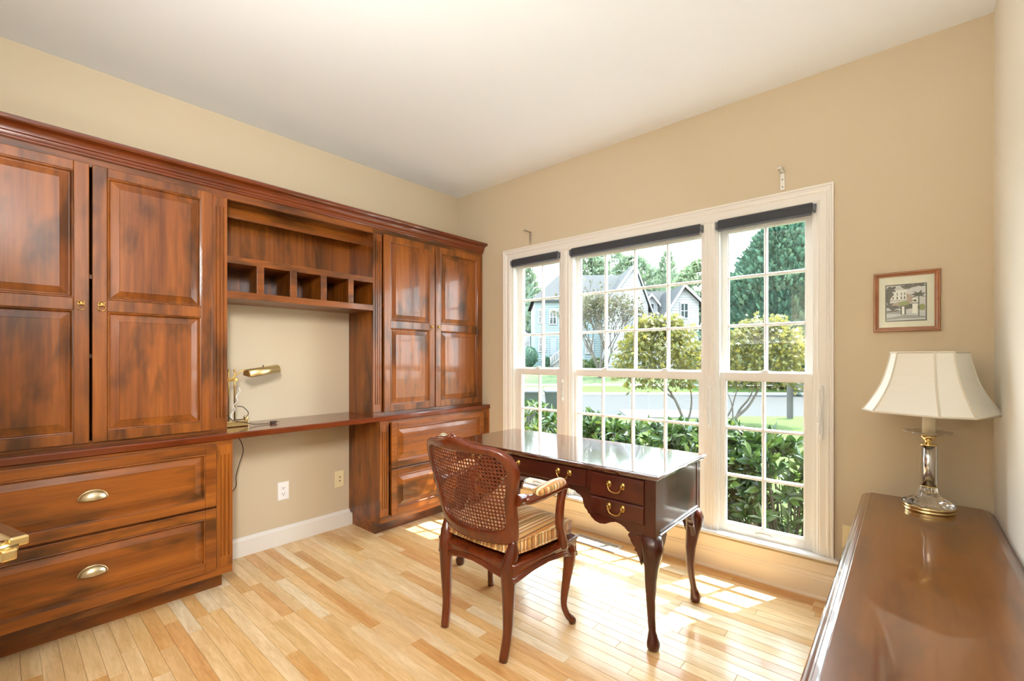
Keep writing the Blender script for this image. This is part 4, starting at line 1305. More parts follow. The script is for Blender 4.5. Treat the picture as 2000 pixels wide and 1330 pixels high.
# the print: flat shapes in a few inks
INK = {}
for nm, c in dict(sky=(206, 206, 212), house=(236, 236, 238), roofk=(196, 198, 204), dark=(40, 36, 34), grey=(140, 140, 144), road=(196, 198, 206), green=(132, 140, 84), brick=(170, 148, 136), white=(244, 244, 244), leafk=(58, 62, 54)).items():
    INK[nm] = plain('print_ink_' + nm, srgb(c), 0.6)
names = list(INK)
m = MB()
gx0, gx1, gz0, gz1 = -0.080, 0.068, 1.424, 1.600
lay = [0]
def ink(nm, pts):
    lay[0] += 1
    m.cur = names.index(nm)
    y = YF - 0.0062 - 0.00002 * lay[0]
    m.add([(gx0 + u * (gx1 - gx0), y, gz0 + v * (gz1 - gz0)) for u, v in pts], [tuple(range(len(pts)))])
def ell(cx_, cy_, rx, ry, n=12, jag=0.0):
    r_ = random.Random(int(cx_ * 1000 + cy_ * 77))
    return [(min(.97, max(.03, cx_ + rx * (1 + r_.uniform(-jag, jag)) * cos(2 * pi * k / n))), min(.97, max(.03, cy_ + ry * (1 + r_.uniform(-jag, jag)) * sin(2 * pi * k / n)))) for k in range(n)]
q4 = lambda a, b, c, d: [(a, c), (b, c), (b, d), (a, d)]
ink('dark', q4(0, 1, 0, 1)); ink('sky', q4(.03, .97, .03, .97))
ink('road', q4(.03, .97, .03, .22)); ink('grey', [(.03, .1), (.5, .17), (.97, .12), (.97, .08), (.4, .08), (.03, .05)])
ink('house', q4(.14, .52, .55, .84)); ink('roofk', [(.12, .84), (.2, .92), (.42, .92), (.54, .84)]); ink('brick', [(.52, .5), (.7, .5), (.66, .66), (.52, .76)])
for a in (.18, .28, .38, .46):
    ink('grey', q4(a, a + .035, .7, .78)); ink('dark', q4(a, a + .03, .6, .67))
ink('grey', q4(.1, .54, .56, .58)); ink('white', q4(.1, .54, .58, .6))
ink('dark', ell(.07, .72, .1, .2, 16, .35)); ink('dark', ell(.14, .87, .12, .08, 14, .4)); ink('dark', ell(.55, .93, .15, .05, 16, .5)); ink('dark', ell(.8, .95, .2, .035, 16, .5))
ink('dark', ell(.2, .42, .19, .1, 18, .3)); ink('leafk', ell(.5, .40, .2, .08, 18, .3)); ink('green', ell(.42, .48, .16, .06, 16, .35)); ink('brick', ell(.26, .47, .1, .05, 14, .4)); ink('green', ell(.88, .36, .1, .08, 14, .3))
ink('grey', [(.03, .22), (.4, .2), (.4, .3), (.03, .3)]); ink('dark', [(.03, .26), (.36, .28), (.3, .32), (.03, .28)])
ink('dark', q4(.38, .51, .18, .42)); ink('white', q4(.41, .47, .19, .4)); ink('white', q4(.66, .78, .2, .48)); ink('grey', q4(.64, .8, .46, .49)); ink('white', q4(.66, .78, .49, .6)); ink('leafk', ell(.72, .54, .05, .03, 10, .3))
ink('dark', q4(.8, .825, .12, .66)); ink('leafk', [(.81, .66), (.64, .62), (.72, .68), (.6, .70), (.73, .74), (.66, .8), (.8, .74), (.88, .82), (.88, .73), (.97, .74), (.9, .67), (.97, .62)])
m.build('print', [INK[n_] for n_ in names], pf, label='small grey print of a house, gate posts and a palm')
m = MB(); m.box(PX0 + 0.0195, PX1 - 0.0195, YF - 0.0092, YF - 0.0082, PZ0 + 0.0195, PZ1 - 0.0195); m.build('picture_glass', 'pane', pf)

# ------------------------------------------------------------------ floor vent
fv = root('floor_vent', (-1.59, 2.67, 0), 'slotted metal floor vent under the desk near the window', 'vent')
m = MB()
vx0, vx1, vy0, vy1 = -1.765, -1.415, 2.605, 2.735
for a, b, c, d in ((vx0, vx1, vy0, vy0 + 0.018), (vx0, vx1, vy1 - 0.018, vy1), (vx0, vx0 + 0.02, vy0 + 0.018, vy1 - 0.018), (vx1 - 0.02, vx1, vy0 + 0.018, vy1 - 0.018)):
    m.box(a, b, c, d, 0.0005, 0.004)
m.build('vent_frame', 'vent', fv, bevel=0.001)
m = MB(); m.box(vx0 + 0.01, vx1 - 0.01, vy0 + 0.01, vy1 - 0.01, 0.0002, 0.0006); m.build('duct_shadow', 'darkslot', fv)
x = vx0 + 0.024
while x < vx1 - 0.026:
    q = MB(); q.box(x, x + 0.0065, vy0 + 0.018, vy1 - 0.018, 0.0008, 0.0034); q.build('slat', 'vent', fv)
    x += 0.0125

# outlet on the far wall, half behind the console
r = root('wall_outlet', (-0.212, YF, 0.33), 'almond outlet peeking out behind the polished console', 'outlet')
q = MB(); q.loft([[(-0.248 + o, YF - y, 0.29 + o), (-0.176 - o, YF - y, 0.29 + o), (-0.176 - o, YF - y, 0.405 - o), (-0.248 + o, YF - y, 0.405 - o)] for o, y in ((0, 0), (0, 0.003), (0.004, 0.006))]); q.build('cover_plate', 'almond', r)
for dz in (0.325, 0.37):
    q = MB(); q.box(-0.226, -0.198, YF - 0.009, YF - 0.005, dz - 0.013, dz + 0.013); q.build('socket', 'almond', r, bevel=0.002)

# ------------------------------------------------------------------ door ajar with brass lever, just inside the frame
th = radians(14.5)
hx, hy = -1.76, YN + 0.012
dd, dn = Vector((cos(th), sin(th), 0)), Vector((-sin(th), cos(th), 0))
XF = Matrix(((dd.x, dn.x, 0, hx), (dd.y, dn.y, 0, hy), (0, 0, 1, 0), (0, 0, 0, 1)))
dr = root('door_1', (hx, hy, 0.01), 'white panelled door standing ajar at the edge of view', 'door', kind='structure')
m = MB(XF)
m.box(0, 0.12, 0, 0.035, 0.012, 2.03); m.box(0.69, 0.81, 0, 0.035, 0.012, 2.03)
for z0, z1 in ((0.012, 0.24), (0.92, 1.06), (1.9, 2.03)):
    m.box(0.12, 0.69, 0, 0.035, z0, z1)
for z0, z1 in ((0.24, 0.92), (1.06, 1.9)):
    m.box(0.12, 0.69, 0.01, 0.025, z0, z1)
m.build('door_leaf', 'white', dr)
lv = root('door_lever', (-0.95, -0.05, 1.0), 'shiny brass door lever poking in before the lower drawers', 'door lever')
LX_, LY_, LZ_ = 0.775, 0.035, 0.962
m = MB(XF); m.lathe([(0, 0), (0.026, 0), (0.026, 0.004), (0.02, 0.008), (0, 0.008)], (LX_, LY_ + 0.0004, LZ_), 'Y', 24); m.build('rosette', 'brass', lv)
m = MB(XF); m.lathe([(0, 0.008), (0.0105, 0.008), (0.0105, 0.082), (0, 0.082)], (LX_, LY_, LZ_), 'Y', 16); m.build('neck', 'brass', lv)
m = MB(XF); m.box(LX_ - 0.10, LX_ + 0.010, LY_ + 0.072, LY_ + 0.094, LZ_ - 0.002, LZ_ + 0.013); m.build('lever_bar', 'brass', lv, bevel=0.003)
m = MB(XF); m.box(LX_ - 0.012, LX_ + 0.014, LY_ + 0.062, LY_ + 0.080, LZ_ - 0.020, LZ_ - 0.0025); m.build('lever_catch', 'brass', lv, bevel=0.003)

# ------------------------------------------------------------------ outdoors, laid out along the street (u across, v away)
RX, FX = Vector((cos(YAW), sin(YAW), 0)), Vector((-sin(YAW), cos(YAW), 0))
XO = Matrix(((RX.x, FX.x, 0, 0), (RX.y, FX.y, 0, 0), (0, 0, 1, 0), (0, 0, 0, 1)))
W3 = lambda u, v, z: XO @ Vector((u, v, z))
KERB0, KERB1 = 17.2, 27.4

def gz(v):
    return interp([0, 3, 16, 17.2, 27.4, 27.6, 33, 34.2, 50, 120], [-0.55, -0.55, -0.92, -0.97, -0.97, -0.87, -0.75, -0.72, 0.55, 2.2], v)

# near lawn starts outside the window wall
m = MB()
xs = [-22 + 2 * k for k in range(26)]
pts = {}
def near_v(P):          # distance away from the house front
    return max(0.0, P.dot(FX))
n = 14
grid = []
for x in xs:
    col = []
    # from the wall to the kerb line (v = KERB0)
    y_end = (KERB0 - x * FX.x) / FX.y
    for k in range(n + 1):
        t = k / n
        y = 3.0 + (y_end - 3.0) * t
        P = Vector((x, y, 0))
        col.append((x, y, gz(max(3.0, P.dot(FX)))))
    grid.append(col)
vs = [p for c in grid for p in c]
fs = [(i * (n + 1) + k, (i + 1) * (n + 1) + k, (i + 1) * (n + 1) + k + 1, i * (n + 1) + k + 1) for i in range(len(xs) - 1) for k in range(n) if grid[i][n][1] > 3.2 and grid[i + 1][n][1] > 3.2]
m.add(vs, fs)
m.build('lawn_near', 'grass', None, 'bright green lawn between the hedge and the street', 'lawn', kind='structure')
def strip(name, mat, v0, v1, lab, cat, dz=0.0, u0=-60, u1=90, nv=6):
    q = MB(XO)
    vs, fs = [], []
    us = [u0 + (u1 - u0) * k / 20 for k in range(21)]
    vv = [v0 + (v1 - v0) * k / nv for k in range(nv + 1)]
    for u in us:
        for v in vv:
            vs.append((u, v, gz(v) + dz))
    for i in range(20):
        for k in range(nv):
            fs.append((i * (nv + 1) + k, (i + 1) * (nv + 1) + k, (i + 1) * (nv + 1) + k + 1, i * (nv + 1) + k + 1))
    q.add(vs, fs)
    return q.build(name, mat, None, lab, cat, kind='structure')
strip('road', 'asphalt', KERB0, KERB1, 'pale grey street beyond the hedge', 'road', -0.02)
strip('verge', 'grass', KERB1, 33.0, 'yellow green grass verge across the street', 'grass')
strip('sidewalk', 'concrete', 33.0, 34.2, 'thin pale sidewalk across the street', 'sidewalk', 0.01)
strip('lawn_far', 'grass_far', 34.2, 120, 'sloping lawn in front of the white houses', 'lawn', 0, -90, 130, 16)
m = MB(XO)
m.prism([(KERB1 - 0.25, -1.0), (KERB1 - 0.25, -0.93), (KERB1 - 0.1, -0.85), (KERB1 + 0.15, -0.84), (KERB1 + 0.15, -1.0)], 'X', -60, 90)
m.build('kerb', 'concrete', None, 'pale concrete kerb edging the far side of the street', 'kerb', kind='structure')
m = MB(XO)
m.add([(4.3, 16.4, -0.885), (7.9, 16.2, -0.885), (8.0, 19.2, -0.96), (4.6, 19.4, -0.96), (4.3, 16.4, -1.1), (7.9, 16.2, -1.1), (8.0, 19.2, -1.1), (4.6, 19.4, -1.1)], [(0, 1, 2, 3), (0, 4, 5, 1), (1, 5, 6, 2), (2, 6, 7, 3), (3, 7, 4, 0)])
m.build('driveway_apron', 'concrete', None, 'bright concrete apron at the near edge of the street', 'driveway', kind='structure')

# ---- leaves
LAUREL = ([(0, 0, 0), (0.13, 0.28, 0.03), (0.17, 0.60, 0.015), (0.0, 1.0, -0.08), (-0.17, 0.60, 0.015), (-0.13, 0.28, 0.03), (0, 0.34, -0.03), (0, 0.66, -0.05)],
          [(0, 1, 6), (1, 2, 7, 6), (2, 3, 7), (3, 4, 7), (4, 5, 6, 7), (5, 0, 6)])
STAR = ([(0, 0, 0), (0.42, 0.18, -0.02), (0.14, 0.36, 0.03), (0.46, 0.66, -0.04), (0.09, 0.60, 0.02), (0, 1.0, -0.08), (-0.09, 0.60, 0.02), (-0.46, 0.66, -0.04), (-0.14, 0.36, 0.03), (-0.42, 0.18, -0.02)],
        [(0, 1, 2), (2, 3, 4), (4, 5, 6), (6, 7, 8), (8, 9, 0), (0, 2, 8), (2, 4, 6, 8)])
SPRAY = ([(0, 0, 0), (0.13, 0.28, 0.03), (0.32, 0.50, -0.02), (0.13, 0.58, 0.03), (0.20, 0.84, 0.0), (0, 1.0, 0.04), (-0.20, 0.84, 0.0), (-0.13, 0.58, 0.03), (-0.32, 0.50, -0.02), (-0.13, 0.28, 0.03)],
         [(0, 1, 9), (1, 2, 3), (3, 4, 5), (5, 6, 7), (7, 8, 9), (1, 3, 7, 9), (3, 5, 7)])
def frame_at(d, rr):
    d = d.normalized()
    t = Vector((rr.uniform(-1, 1), rr.uniform(-1, 1), rr.uniform(-0.3, 1)))
    x = d.cross(t)
    if x.length < 1e-3:
        x = d.cross(Vector((1, 0.2, 0)))
    x.normalize()
    return x, d, x.cross(d)
def put_leaf(mb, shape, p, d, size, rr, wide=1.0):
    x, y, z = frame_at(d, rr)
    mb.add([tuple(Vector(p) + (x * (a * wide) + y * b + z * c) * size) for a, b, c in shape[0]], shape[1], False)
def leaf_mesh(name, shape, mat, size):
    me = bpy.data.meshes.new(name)
    me.from_pydata([(a * size, b * size, c * size) for a, b, c in shape[0]], [], shape[1])
    me.materials.append(M[mat])
    return me
def leaf_obj(me, p, d, rr, parent, k=1.0):
    x, y, z = frame_at(d, rr)
    o = bpy.data.objects.new('leaf', me)
    COL.objects.link(o)
    WL[o.name] = Vector(p)
    o.parent = parent
    mt = Matrix(((x.x, y.x, z.x), (x.y, y.y, z.y), (x.z, y.z, z.z))) * k
    o.matrix_local = Matrix.Translation(Vector(p) - WL[parent.name]) @ mt.to_4x4()
    return o

# ---- laurel hedge along the wall: one shrub after another
lm = leaf_mesh('laurel_leaf', LAUREL, 'laurel', 0.105)
rr = random.Random(5)
def laurel(cx_, cy_, rx, ry, top, lab, n_single, n_mass):
    g = -0.56
    r = root('laurel_shrub', (cx_, cy_, g), lab, 'shrub', 'laurel shrubs of the hedge')
    sh_ = MB(); mass = MB()
    tips = []
    for k in range(int(200 * rx / 0.45)):
        a = rr.uniform(0, 2 * pi)
        h = rr.uniform(0.05, 1.0) ** 0.6
        zz = g + (top - g) * h
        e = (1 - max(0, h - 0.75) ** 2 * 6) * rr.uniform(0.72, 1.0)
        p = Vector((cx_ + rx * e * cos(a) * rr.choice((1, 1, 0.8, 0.5)), cy_ + ry * e * sin(a), zz - 0.03))
        out = Vector((cos(a), sin(a) * 1.1, 0.75 + h * 0.8))
        tips.append((p, out.normalized()))
    for p, out in tips:
        b = Vector((cx_ + (p.x - cx_) * 0.35, cy_ + (p.y - cy_) * 0.35, g + (p.z - g) * 0.35))
        if rr.random() < 0.35:
            sh_.tube([b, (b + p) / 2 + Vector((0, 0, 0.04)), p], [0.007, 0.005, 0.003], 5)
    sh_.tube([(cx_, cy_, g), (cx_ + 0.02, cy_, g + 0.3), (cx_, cy_ + 0.03, g + 0.6)], [0.03, 0.022, 0.012], 7)
    sh_.build('stems', 'twig', r)
    cand = []
    for p, out in tips:
        kk = rr.randint(9, 13)
        for i in range(kk):
            ang = 2 * pi * i / kk * 2.4
            t = Vector((cos(ang), sin(ang), 0))
            t = (t - out * t.dot(out))
            d = (out * rr.uniform(0.15, 0.9) + t.normalized() * rr.uniform(0.6, 1.1))
            cand.append((p - out * rr.uniform(0, 0.07), d, rr.uniform(0.75, 1.2)))
    rr.shuffle(cand)
    # the nearest ones (towards the room) singly
    cand.sort(key=lambda c: c[0].y - rr.uniform(0, 0.25))
    for p, d, s in cand[:n_single]:
        leaf_obj(lm, p, d, rr, r, s)
    for p, d, s in cand[n_single:n_single + n_mass]:
        put_leaf(mass, LAUREL, p, d, 0.105 * s, rr)
    mass.build('foliage', 'laurel', r, kind='stuff')
laurel(-3.45, 4.05, 0.60, 0.50, 0.76, 'green laurel shrub nearest the two dark bins', 120, 2400)
laurel(-2.55, 3.85, 0.55, 0.46, 0.72, 'green laurel shrub behind the post between narrow and middle windows', 160, 2400)
laurel(-1.75, 3.72, 0.56, 0.42, 0.70, 'green laurel shrub in front of the bright driveway apron', 200, 2400)
laurel(-1.18, 3.62, 0.48, 0.40, 0.76, 'green laurel shrub behind the post between middle and picture-side windows', 240, 2400)
laurel(-0.60, 3.50, 0.46, 0.34, 0.73, 'large-leaved laurel shrub filling the bottom of the picture-side window', 290, 3000)
laurel(0.10, 3.62, 0.44, 0.36, 0.76, 'green laurel shrub at the outer end of the hedge past the last window', 60, 1800)

# ---- maples on the near lawn
def maple(u, v, uc, hw, zt, zb, lab, stems, seed):
    r_ = random.Random(seed)
    g = gz(v)
    r = root('maple_tree', W3(u, v, g), lab, 'tree', 'small maples on the near lawn')
    tk, fo = MB(XO), MB(XO)
    for path, rad in stems:
        P = smooth_path([(u + a, v + b, g + c) for a, b, c in path], 5)
        tk.tube(P, [rad * (1 - 0.7 * i / (len(P) - 1)) for i in range(len(P))], 7)
        e = P[-1]
        for k in range(5):
            d = Vector((r_.uniform(-1, 1), r_.uniform(-1, 1), r_.uniform(0.1, 0.9))) * 0.7
            tk.tube([tuple(e), tuple(e + d * 0.5 + Vector((0, 0, 0.1))), tuple(e + d)], [rad * 0.3, rad * 0.2, rad * 0.08], 5)
    tk.build('trunk', 'bark', r)
    for k in range(5200):
        # layered drooping tiers
        t = r_.random()
        lay_ = r_.choice((0.15, 0.35, 0.55, 0.72, 0.88, 1.0))
        z = zb + (zt - zb) * lay_ + r_.gauss(0, 0.13)
        rad = hw * sqrt(max(0.03, 1 - max(0, lay_ - 0.35) ** 2 * 1.9)) * (0.7 + 0.3 * (lay_ > 0.25))
        a = r_.uniform(0, 2 * pi)
        q = rad * sqrt(r_.random())
        z -= 0.22 * (q / hw) ** 2
        c = (uc + q * cos(a), v + q * sin(a) * 0.8, z)
        if lay_ < 0.3 and r_.random() < 0.62:
            continue
        d = Vector((cos(a) + r_.uniform(-.6, .6), sin(a) + r_.uniform(-.6, .6), r_.uniform(-0.9, 0.25)))
        put_leaf(fo, STAR, c, d, r_.uniform(0.10, 0.19), r_)
    fo.build('foliage', 'maple', r, kind='stuff')
maple(5.45, 14.2, 4.65, 1.52, 2.35, 0.25, 'yellow-green maple with forked trunk seen through the middle window',
      [([(0, 0, 0), (-.12, 0, .35), (-.32, 0, .8), (-.62, 0.1, 1.35), (-.8, .1, 1.9)], 0.055), ([(0, 0, 0), (.16, 0, .4), (.24, .1, .9), (.1, .1, 1.5)], 0.045), ([(-.3, 0, .8), (-.8, .1, 1.2), (-1.3, .1, 1.6)], 0.03)], 3)
maple(7.0, 14.2, 7.95, 1.48, 2.30, 0.30, 'yellow-green leaning maple seen through the picture-side window',
      [([(-.2, 0, 0), (.1, 0, .3), (.45, 0, .62), (.85, .1, 1.2), (1.2, .1, 1.9)], 0.06), ([(0, 0, 0), (.2, .1, .45), (.55, .1, .9), (.8, .1, 1.6)], 0.045), ([(-.35, 0, .1), (-.1, 0, .5), (.1, .1, 1.0), (.35, .1, 1.6)], 0.035), ([(-.05, 0, 0), (-.02, .1, .6), (-.2, .1, 1.1)], 0.025)], 4)

# ---- mailbox
mb_ = root('mailbox', W3(10.05, 16.3, gz(16.3)), 'dark mailbox on a grey post at the street edge', 'mailbox')
g = gz(16.3)
m = MB(XO); m.box(9.97, 10.12, 16.23, 16.37, g, g + 1.32); m.prism([(9.97, g + 1.32), (10.045, g + 1.38), (10.12, g + 1.32)], 'Y', 16.23, 16.37); m.build('post', 'postwood', mb_)
m = MB(XO); m.box(10.12, 10.50, 16.26, 16.34, g + 0.98, g + 1.05); m.add([], []); m.build('bracket_arm', 'postwood', mb_)
m = MB(XO); m.prism([(10.16, g + 1.05), (10.38, g + 1.05)] + [(10.27 + 0.11 * cos(a), g + 1.19 + 0.11 * sin(a)) for a in [pi * k / 10 for k in range(11)]], 'Y', 16.05, 16.55); m.build('letter_box', 'bin', mb_)
m = MB(XO); m.lathe([(0, -0.22), (0.07, -0.22), (0.08, 0.2), (0, 0.2)], (10.27, 16.3, g + 0.88), 'Y', 14); m.build('paper_tube', 'bin', mb_)

# ---- wheelie bins
def bin_(u, v, lab, wdt=0.62):
    g = gz(v)
    r = root('wheelie_bin', W3(u, v, g), lab, 'bin', 'wheelie bins by the street')
    R = lambda w, d, z: [(u - w, v - d, g + z), (u + w, v - d, g + z), (u + w, v + d, g + z), (u - w, v + d, g + z)]
    q = MB(XO); q.loft([R(wdt * .36, .30, .06), R(wdt * .36, .30, .12), R(wdt * .48, .38, 1.0), R(wdt * .52, .42, 1.0), R(wdt * .52, .42, 1.05)]); q.build('bin_body', 'bin', r)
    q = MB(XO); q.loft([R(wdt * .54, .44, 1.052), R(wdt * .54, .44, 1.09), R(wdt * .46, .36, 1.14), R(wdt * .3, .22, 1.16)]); q.build('bin_lid', 'greyplastic', r)
    q = MB(XO); q.tube([(u - wdt * .4, v + .46, g + 1.0), (u + wdt * .4, v + .46, g + 1.0)], 0.02, 8); q.build('bin_handle', 'bin', r)
    for s in (-1, 1):
        q = MB(XO); q.lathe([(0, -0.03), (0.11, -0.03), (0.11, 0.03), (0, 0.03)], (u + s * wdt * .4, v + .28, g + .11), 'X', 16); q.build('wheel', 'black', r)
bin_(0.66, 15.0, 'dark green wheelie bin nearer the cabinet side, seen above the hedge')
bin_(1.46, 15.1, 'wider green wheelie bin nearer the middle window, seen above the hedge', 0.74)

# ---- houses across the street
def siding(q, u0, u1, v, z0, z1, topf=None, step=0.24, side=1):
    """lap boards facing the street: each board tilts out at its lower edge; topf limits a board's ends at height z"""
    z = z0
    while z < z1 - 0.01:
        zt_ = min(z + step, z1)
        a0, a1 = (u0, u1) if topf is None else topf(z)
        b0, b1 = (u0, u1) if topf is None else topf(zt_)
        if a1 - a0 > 0.02:
            q.add([(a0, v - 0.05, z), (a1, v - 0.05, z), (b1, v - 0.005, zt_), (b0, v - 0.005, zt_), (a0, v + 0.02, z), (a1, v + 0.02, z), (b1, v + 0.02, zt_), (b0, v + 0.02, zt_)],
                  [(0, 1, 2, 3), (4, 5, 1, 0), (0, 3, 7, 4), (1, 5, 6, 2), (3, 2, 6, 7), (4, 7, 6, 5)])
        z = zt_
def far_window(r, u, v, z, w, h, cols=2, rows_=2):
    q = MB(XO)
    for a, b, c, d in ((u - w / 2 - .1, u - w / 2, z - .1, z + h + .14), (u + w / 2, u + w / 2 + .1, z - .1, z + h + .14), (u - w / 2, u + w / 2, z - .1, z), (u - w / 2, u + w / 2, z + h, z + h + .14)):
        q.box(a, b, v - .1, v, c, d)
    for k in range(1, cols):
        x = u - w / 2 + w * k / cols
        q.box(x - .035, x + .035, v - .07, v - .02, z, z + h)
    for k in range(1, rows_):
        y = z + h * k / rows_
        q.box(u - w / 2, u + w / 2, v - .075, v - .02, y - .035, y + .035)
    f = q.build('window', 'siding', r)
    q = MB(XO); q.box(u - w / 2, u + w / 2, v - .04, v - .01, z, z + h); q.build('pane', 'farglass', f)

hb = root('house', W3(10, 50, gz(50)), 'large white sided house with dormer and front gables across the street', 'house')
q = MB(XO); siding(q, 2.4, 10.2, 48.0, 0.4, 7.6); q.box(2.4, 10.2, 48.0, 57, 0.2, 7.5); q.build('front_wall', 'siding_shade_tint', hb, kind='stuff')
q = MB(XO)
def roofslab(q, p, th_=0.18):
    q.add(list(p) + [(a, b, c - th_) for a, b, c in p], [(0, 1, 2, 3), (7, 6, 5, 4), (0, 4, 5, 1), (1, 5, 6, 2), (2, 6, 7, 3), (3, 7, 4, 0)])
roofslab(q, [(2.0, 47.5, 7.4), (14.2, 47.5, 7.4), (14.2, 52.5, 10.9), (5.4, 52.5, 10.9)])
roofslab(q, [(5.4, 52.6, 10.9), (14.2, 52.6, 10.9), (14.2, 57.5, 7.4), (2.0, 57.5, 7.4)])
roofslab(q, [(2.0, 57.5, 7.4), (2.0, 47.5, 7.4), (5.4, 52.5, 10.9), (5.4, 52.55, 10.9)])
q.build('main_roof', 'roof', hb)
# front gable of the main block
ap = 12.6
topf = lambda z: (9.6, 14.0) if z < 6.6 else (9.6 + (z - 6.6) * (ap - 9.6) / 4.1, 14.0 - (z - 6.6) * (14.0 - ap) / 4.1)
q = MB(XO); siding(q, 9.6, 14.0, 46.4, 0.4, 10.7, topf); q.box(9.6, 14.0, 46.43, 48, 0.2, 6.5); q.build('gable_wall', 'siding', hb, kind='stuff')
q = MB(XO)
roofslab(q, [(9.2, 46.0, 6.3), (9.2, 53, 6.3), (ap, 53, 10.95), (ap, 46.0, 10.95)])
roofslab(q, [(ap, 46.0, 10.95), (ap, 53, 10.95), (14.4, 53, 6.0), (14.4, 46.0, 6.0)])
q.build('gable_roof', 'roof', hb)
def rake(r, v, pts):
    q = MB(XO)
    for (u0, z0), (u1, z1) in zip(pts[:-1], pts[1:]):
        q.add([(u0, v, z0), (u1, v, z1), (u1, v, z1 - .32), (u0, v, z0 - .32), (u0, v + .12, z0), (u1, v + .12, z1), (u1, v + .12, z1 - .32), (u0, v + .12, z0 - .32)],
              [(0, 1, 2, 3), (7, 6, 5, 4), (0, 4, 5, 1), (1, 5, 6, 2), (2, 6, 7, 3), (3, 7, 4, 0)])
    q.build('rake_board', 'siding', r)
rake(hb, 45.9, [(9.2, 6.33), (ap, 10.98), (14.4, 6.03)])
rake(hb, 46.9, [(13.6, 6.88), (14.55, 8.03), (15.5, 6.88)])
rake(hb, 43.6, [(14.0, 4.23), (16.75, 8.48), (18.8, 6.53)])
# lower wing with dormer
q = MB(XO); siding(q, 13.8, 19.0, 46.6, 0.4, 4.6); q.box(13.8, 19, 46.63, 53, 0.2, 4.5); q.build('wing_wall', 'siding', hb, kind='stuff')
q = MB(XO); roofslab(q, [(13.4, 46.2, 4.2), (19.2, 46.2, 4.2), (19.2, 50.6, 8.75), (13.4, 50.6, 8.75)]); roofslab(q, [(13.4, 50.6, 8.75), (19.2, 50.6, 8.75), (19.2, 55, 4.2), (13.4, 55, 4.2)]); q.build('wing_roof', 'roof', hb)
dmu = 14.55
q = MB(XO); topd = lambda z: (dmu - 0.72, dmu + 0.72) if z < 7.0 else (dmu - 0.72 * (7.85 - z) / .85, dmu + 0.72 * (7.85 - z) / .85)
siding(q, dmu - .72, dmu + .72, 47.3, 5.5, 7.84, topd, 0.2); q.box(dmu - .72, dmu + .72, 47.33, 49.6, 5.4, 7.0); q.build('dormer_wall', 'siding', hb, kind='stuff')
q = MB(XO); roofslab(q, [(dmu - .95, 47.0, 6.85), (dmu - .95, 50.4, 6.85), (dmu, 50.4, 8.0), (dmu, 47.0, 8.0)], .1); roofslab(q, [(dmu, 47.0, 8.0), (dmu, 50.4, 8.0), (dmu + .95, 50.4, 6.85), (dmu + .95, 47.0, 6.85)], .1); q.build('dormer_roof', 'roof', hb)
far_window(hb, dmu - .05, 47.25, 5.85, 0.62, 1.05, 1, 2)
# garage gable with long slope
au = 16.75
def topg(z):
    lo = 14.4 + max(0, z - 4.6) * (au - 14.4) / 3.6
    hi = 18.3 if z < 6.75 else 18.3 - (z - 6.75) * (18.3 - au) / 1.45
    return lo, hi
q = MB(XO); siding(q, 14.4, 18.3, 44.2, 0.2, 8.2, topg, 0.26); q.box(14.4, 18.3, 44.23, 48, 0.0, 4.55); q.build('garage_wall', 'siding', hb, kind='stuff')
q = MB(XO); roofslab(q, [(14.0, 43.7, 4.2), (14.0, 50, 4.2), (au, 50, 8.45), (au, 43.7, 8.45)]); roofslab(q, [(au, 43.7, 8.45), (au, 50, 8.45), (18.8, 50, 6.5), (18.8, 43.7, 6.5)]); q.build('garage_roof', 'roof', hb)
far_window(hb, 16.85, 44.15, 5.2, 0.62, 1.35)
far_window(hb, 2.4 + .75, 47.95, 5.0, 0.55, 1.3); far_window(hb, 4.35, 47.95, 4.9, 0.62, 1.4); far_window(hb, 3.2, 47.95, 2.0, 0.6, 1.4)
far_window(hb, 7.2, 47.95, 4.9, 0.62, 1.4); far_window(hb, 11.6, 46.35, 5.0, 0.7, 1.4); far_window(hb, 8.2, 47.95, 1.8, 0.7, 1.4)
q = MB(XO); q.box(4.05, 4.75, 47.88, 47.96, 1.55, 3.3); q.build('front_door', 'greyplastic', hb)
# porch steps with white rails
q = MB(XO)
for k in range(6):
    q.box(4.1, 6.0, 45.2 + k * .42, 47.9, 0.1, 0.5 + k * 0.2)
q.build('porch_steps', 'concrete', hb)
q = MB(XO)
for vv in (4.0,):
    q.tube([(3.85, 44.9, 1.3), (6.0, 46.6, 2.9)], 0.05, 6); q.tube([(3.85, 44.9, 0.5), (6.0, 46.6, 2.1)], 0.045, 6)
    for k in range(9):
        t = k / 8
        q.tube([(3.85 + 2.15 * t, 44.9 + 1.7 * t, 0.4 + 1.55 * t), (3.85 + 2.15 * t, 44.9 + 1.7 * t, 1.32 + 1.6 * t)], 0.03 if 0 < k < 8 else 0.07, 5)
    q.tube([(5.1, 44.6, 1.25), (6.9, 46.4, 2.7)], 0.05, 6)
    for k in range(8):
        t = k / 7
        q.tube([(5.1 + 1.8 * t, 44.6 + 1.8 * t, 0.3 + 1.5 * t), (5.1 + 1.8 * t, 44.6 + 1.8 * t, 1.27 + 1.45 * t)], 0.03 if 0 < k < 7 else 0.07, 5)
q.build('porch_rails', 'siding', hb)
h2 = root('house', W3(0.6, 60, gz(60)), 'smaller white house half hidden beyond the shade-tinted end wall', 'house')
topn = lambda z: (-4.5, 2.4) if z < 4.4 else (-4.5 + (z - 4.4) * 1.25, 2.4 - (z - 4.4) * 1.25)
q = MB(XO); siding(q, -4.5, 2.4, 59, 0.6, 7.1, topn); q.box(-4.5, 2.4, 59.03, 66, 0.4, 4.3); q.build('front_wall', 'siding', h2, kind='stuff')
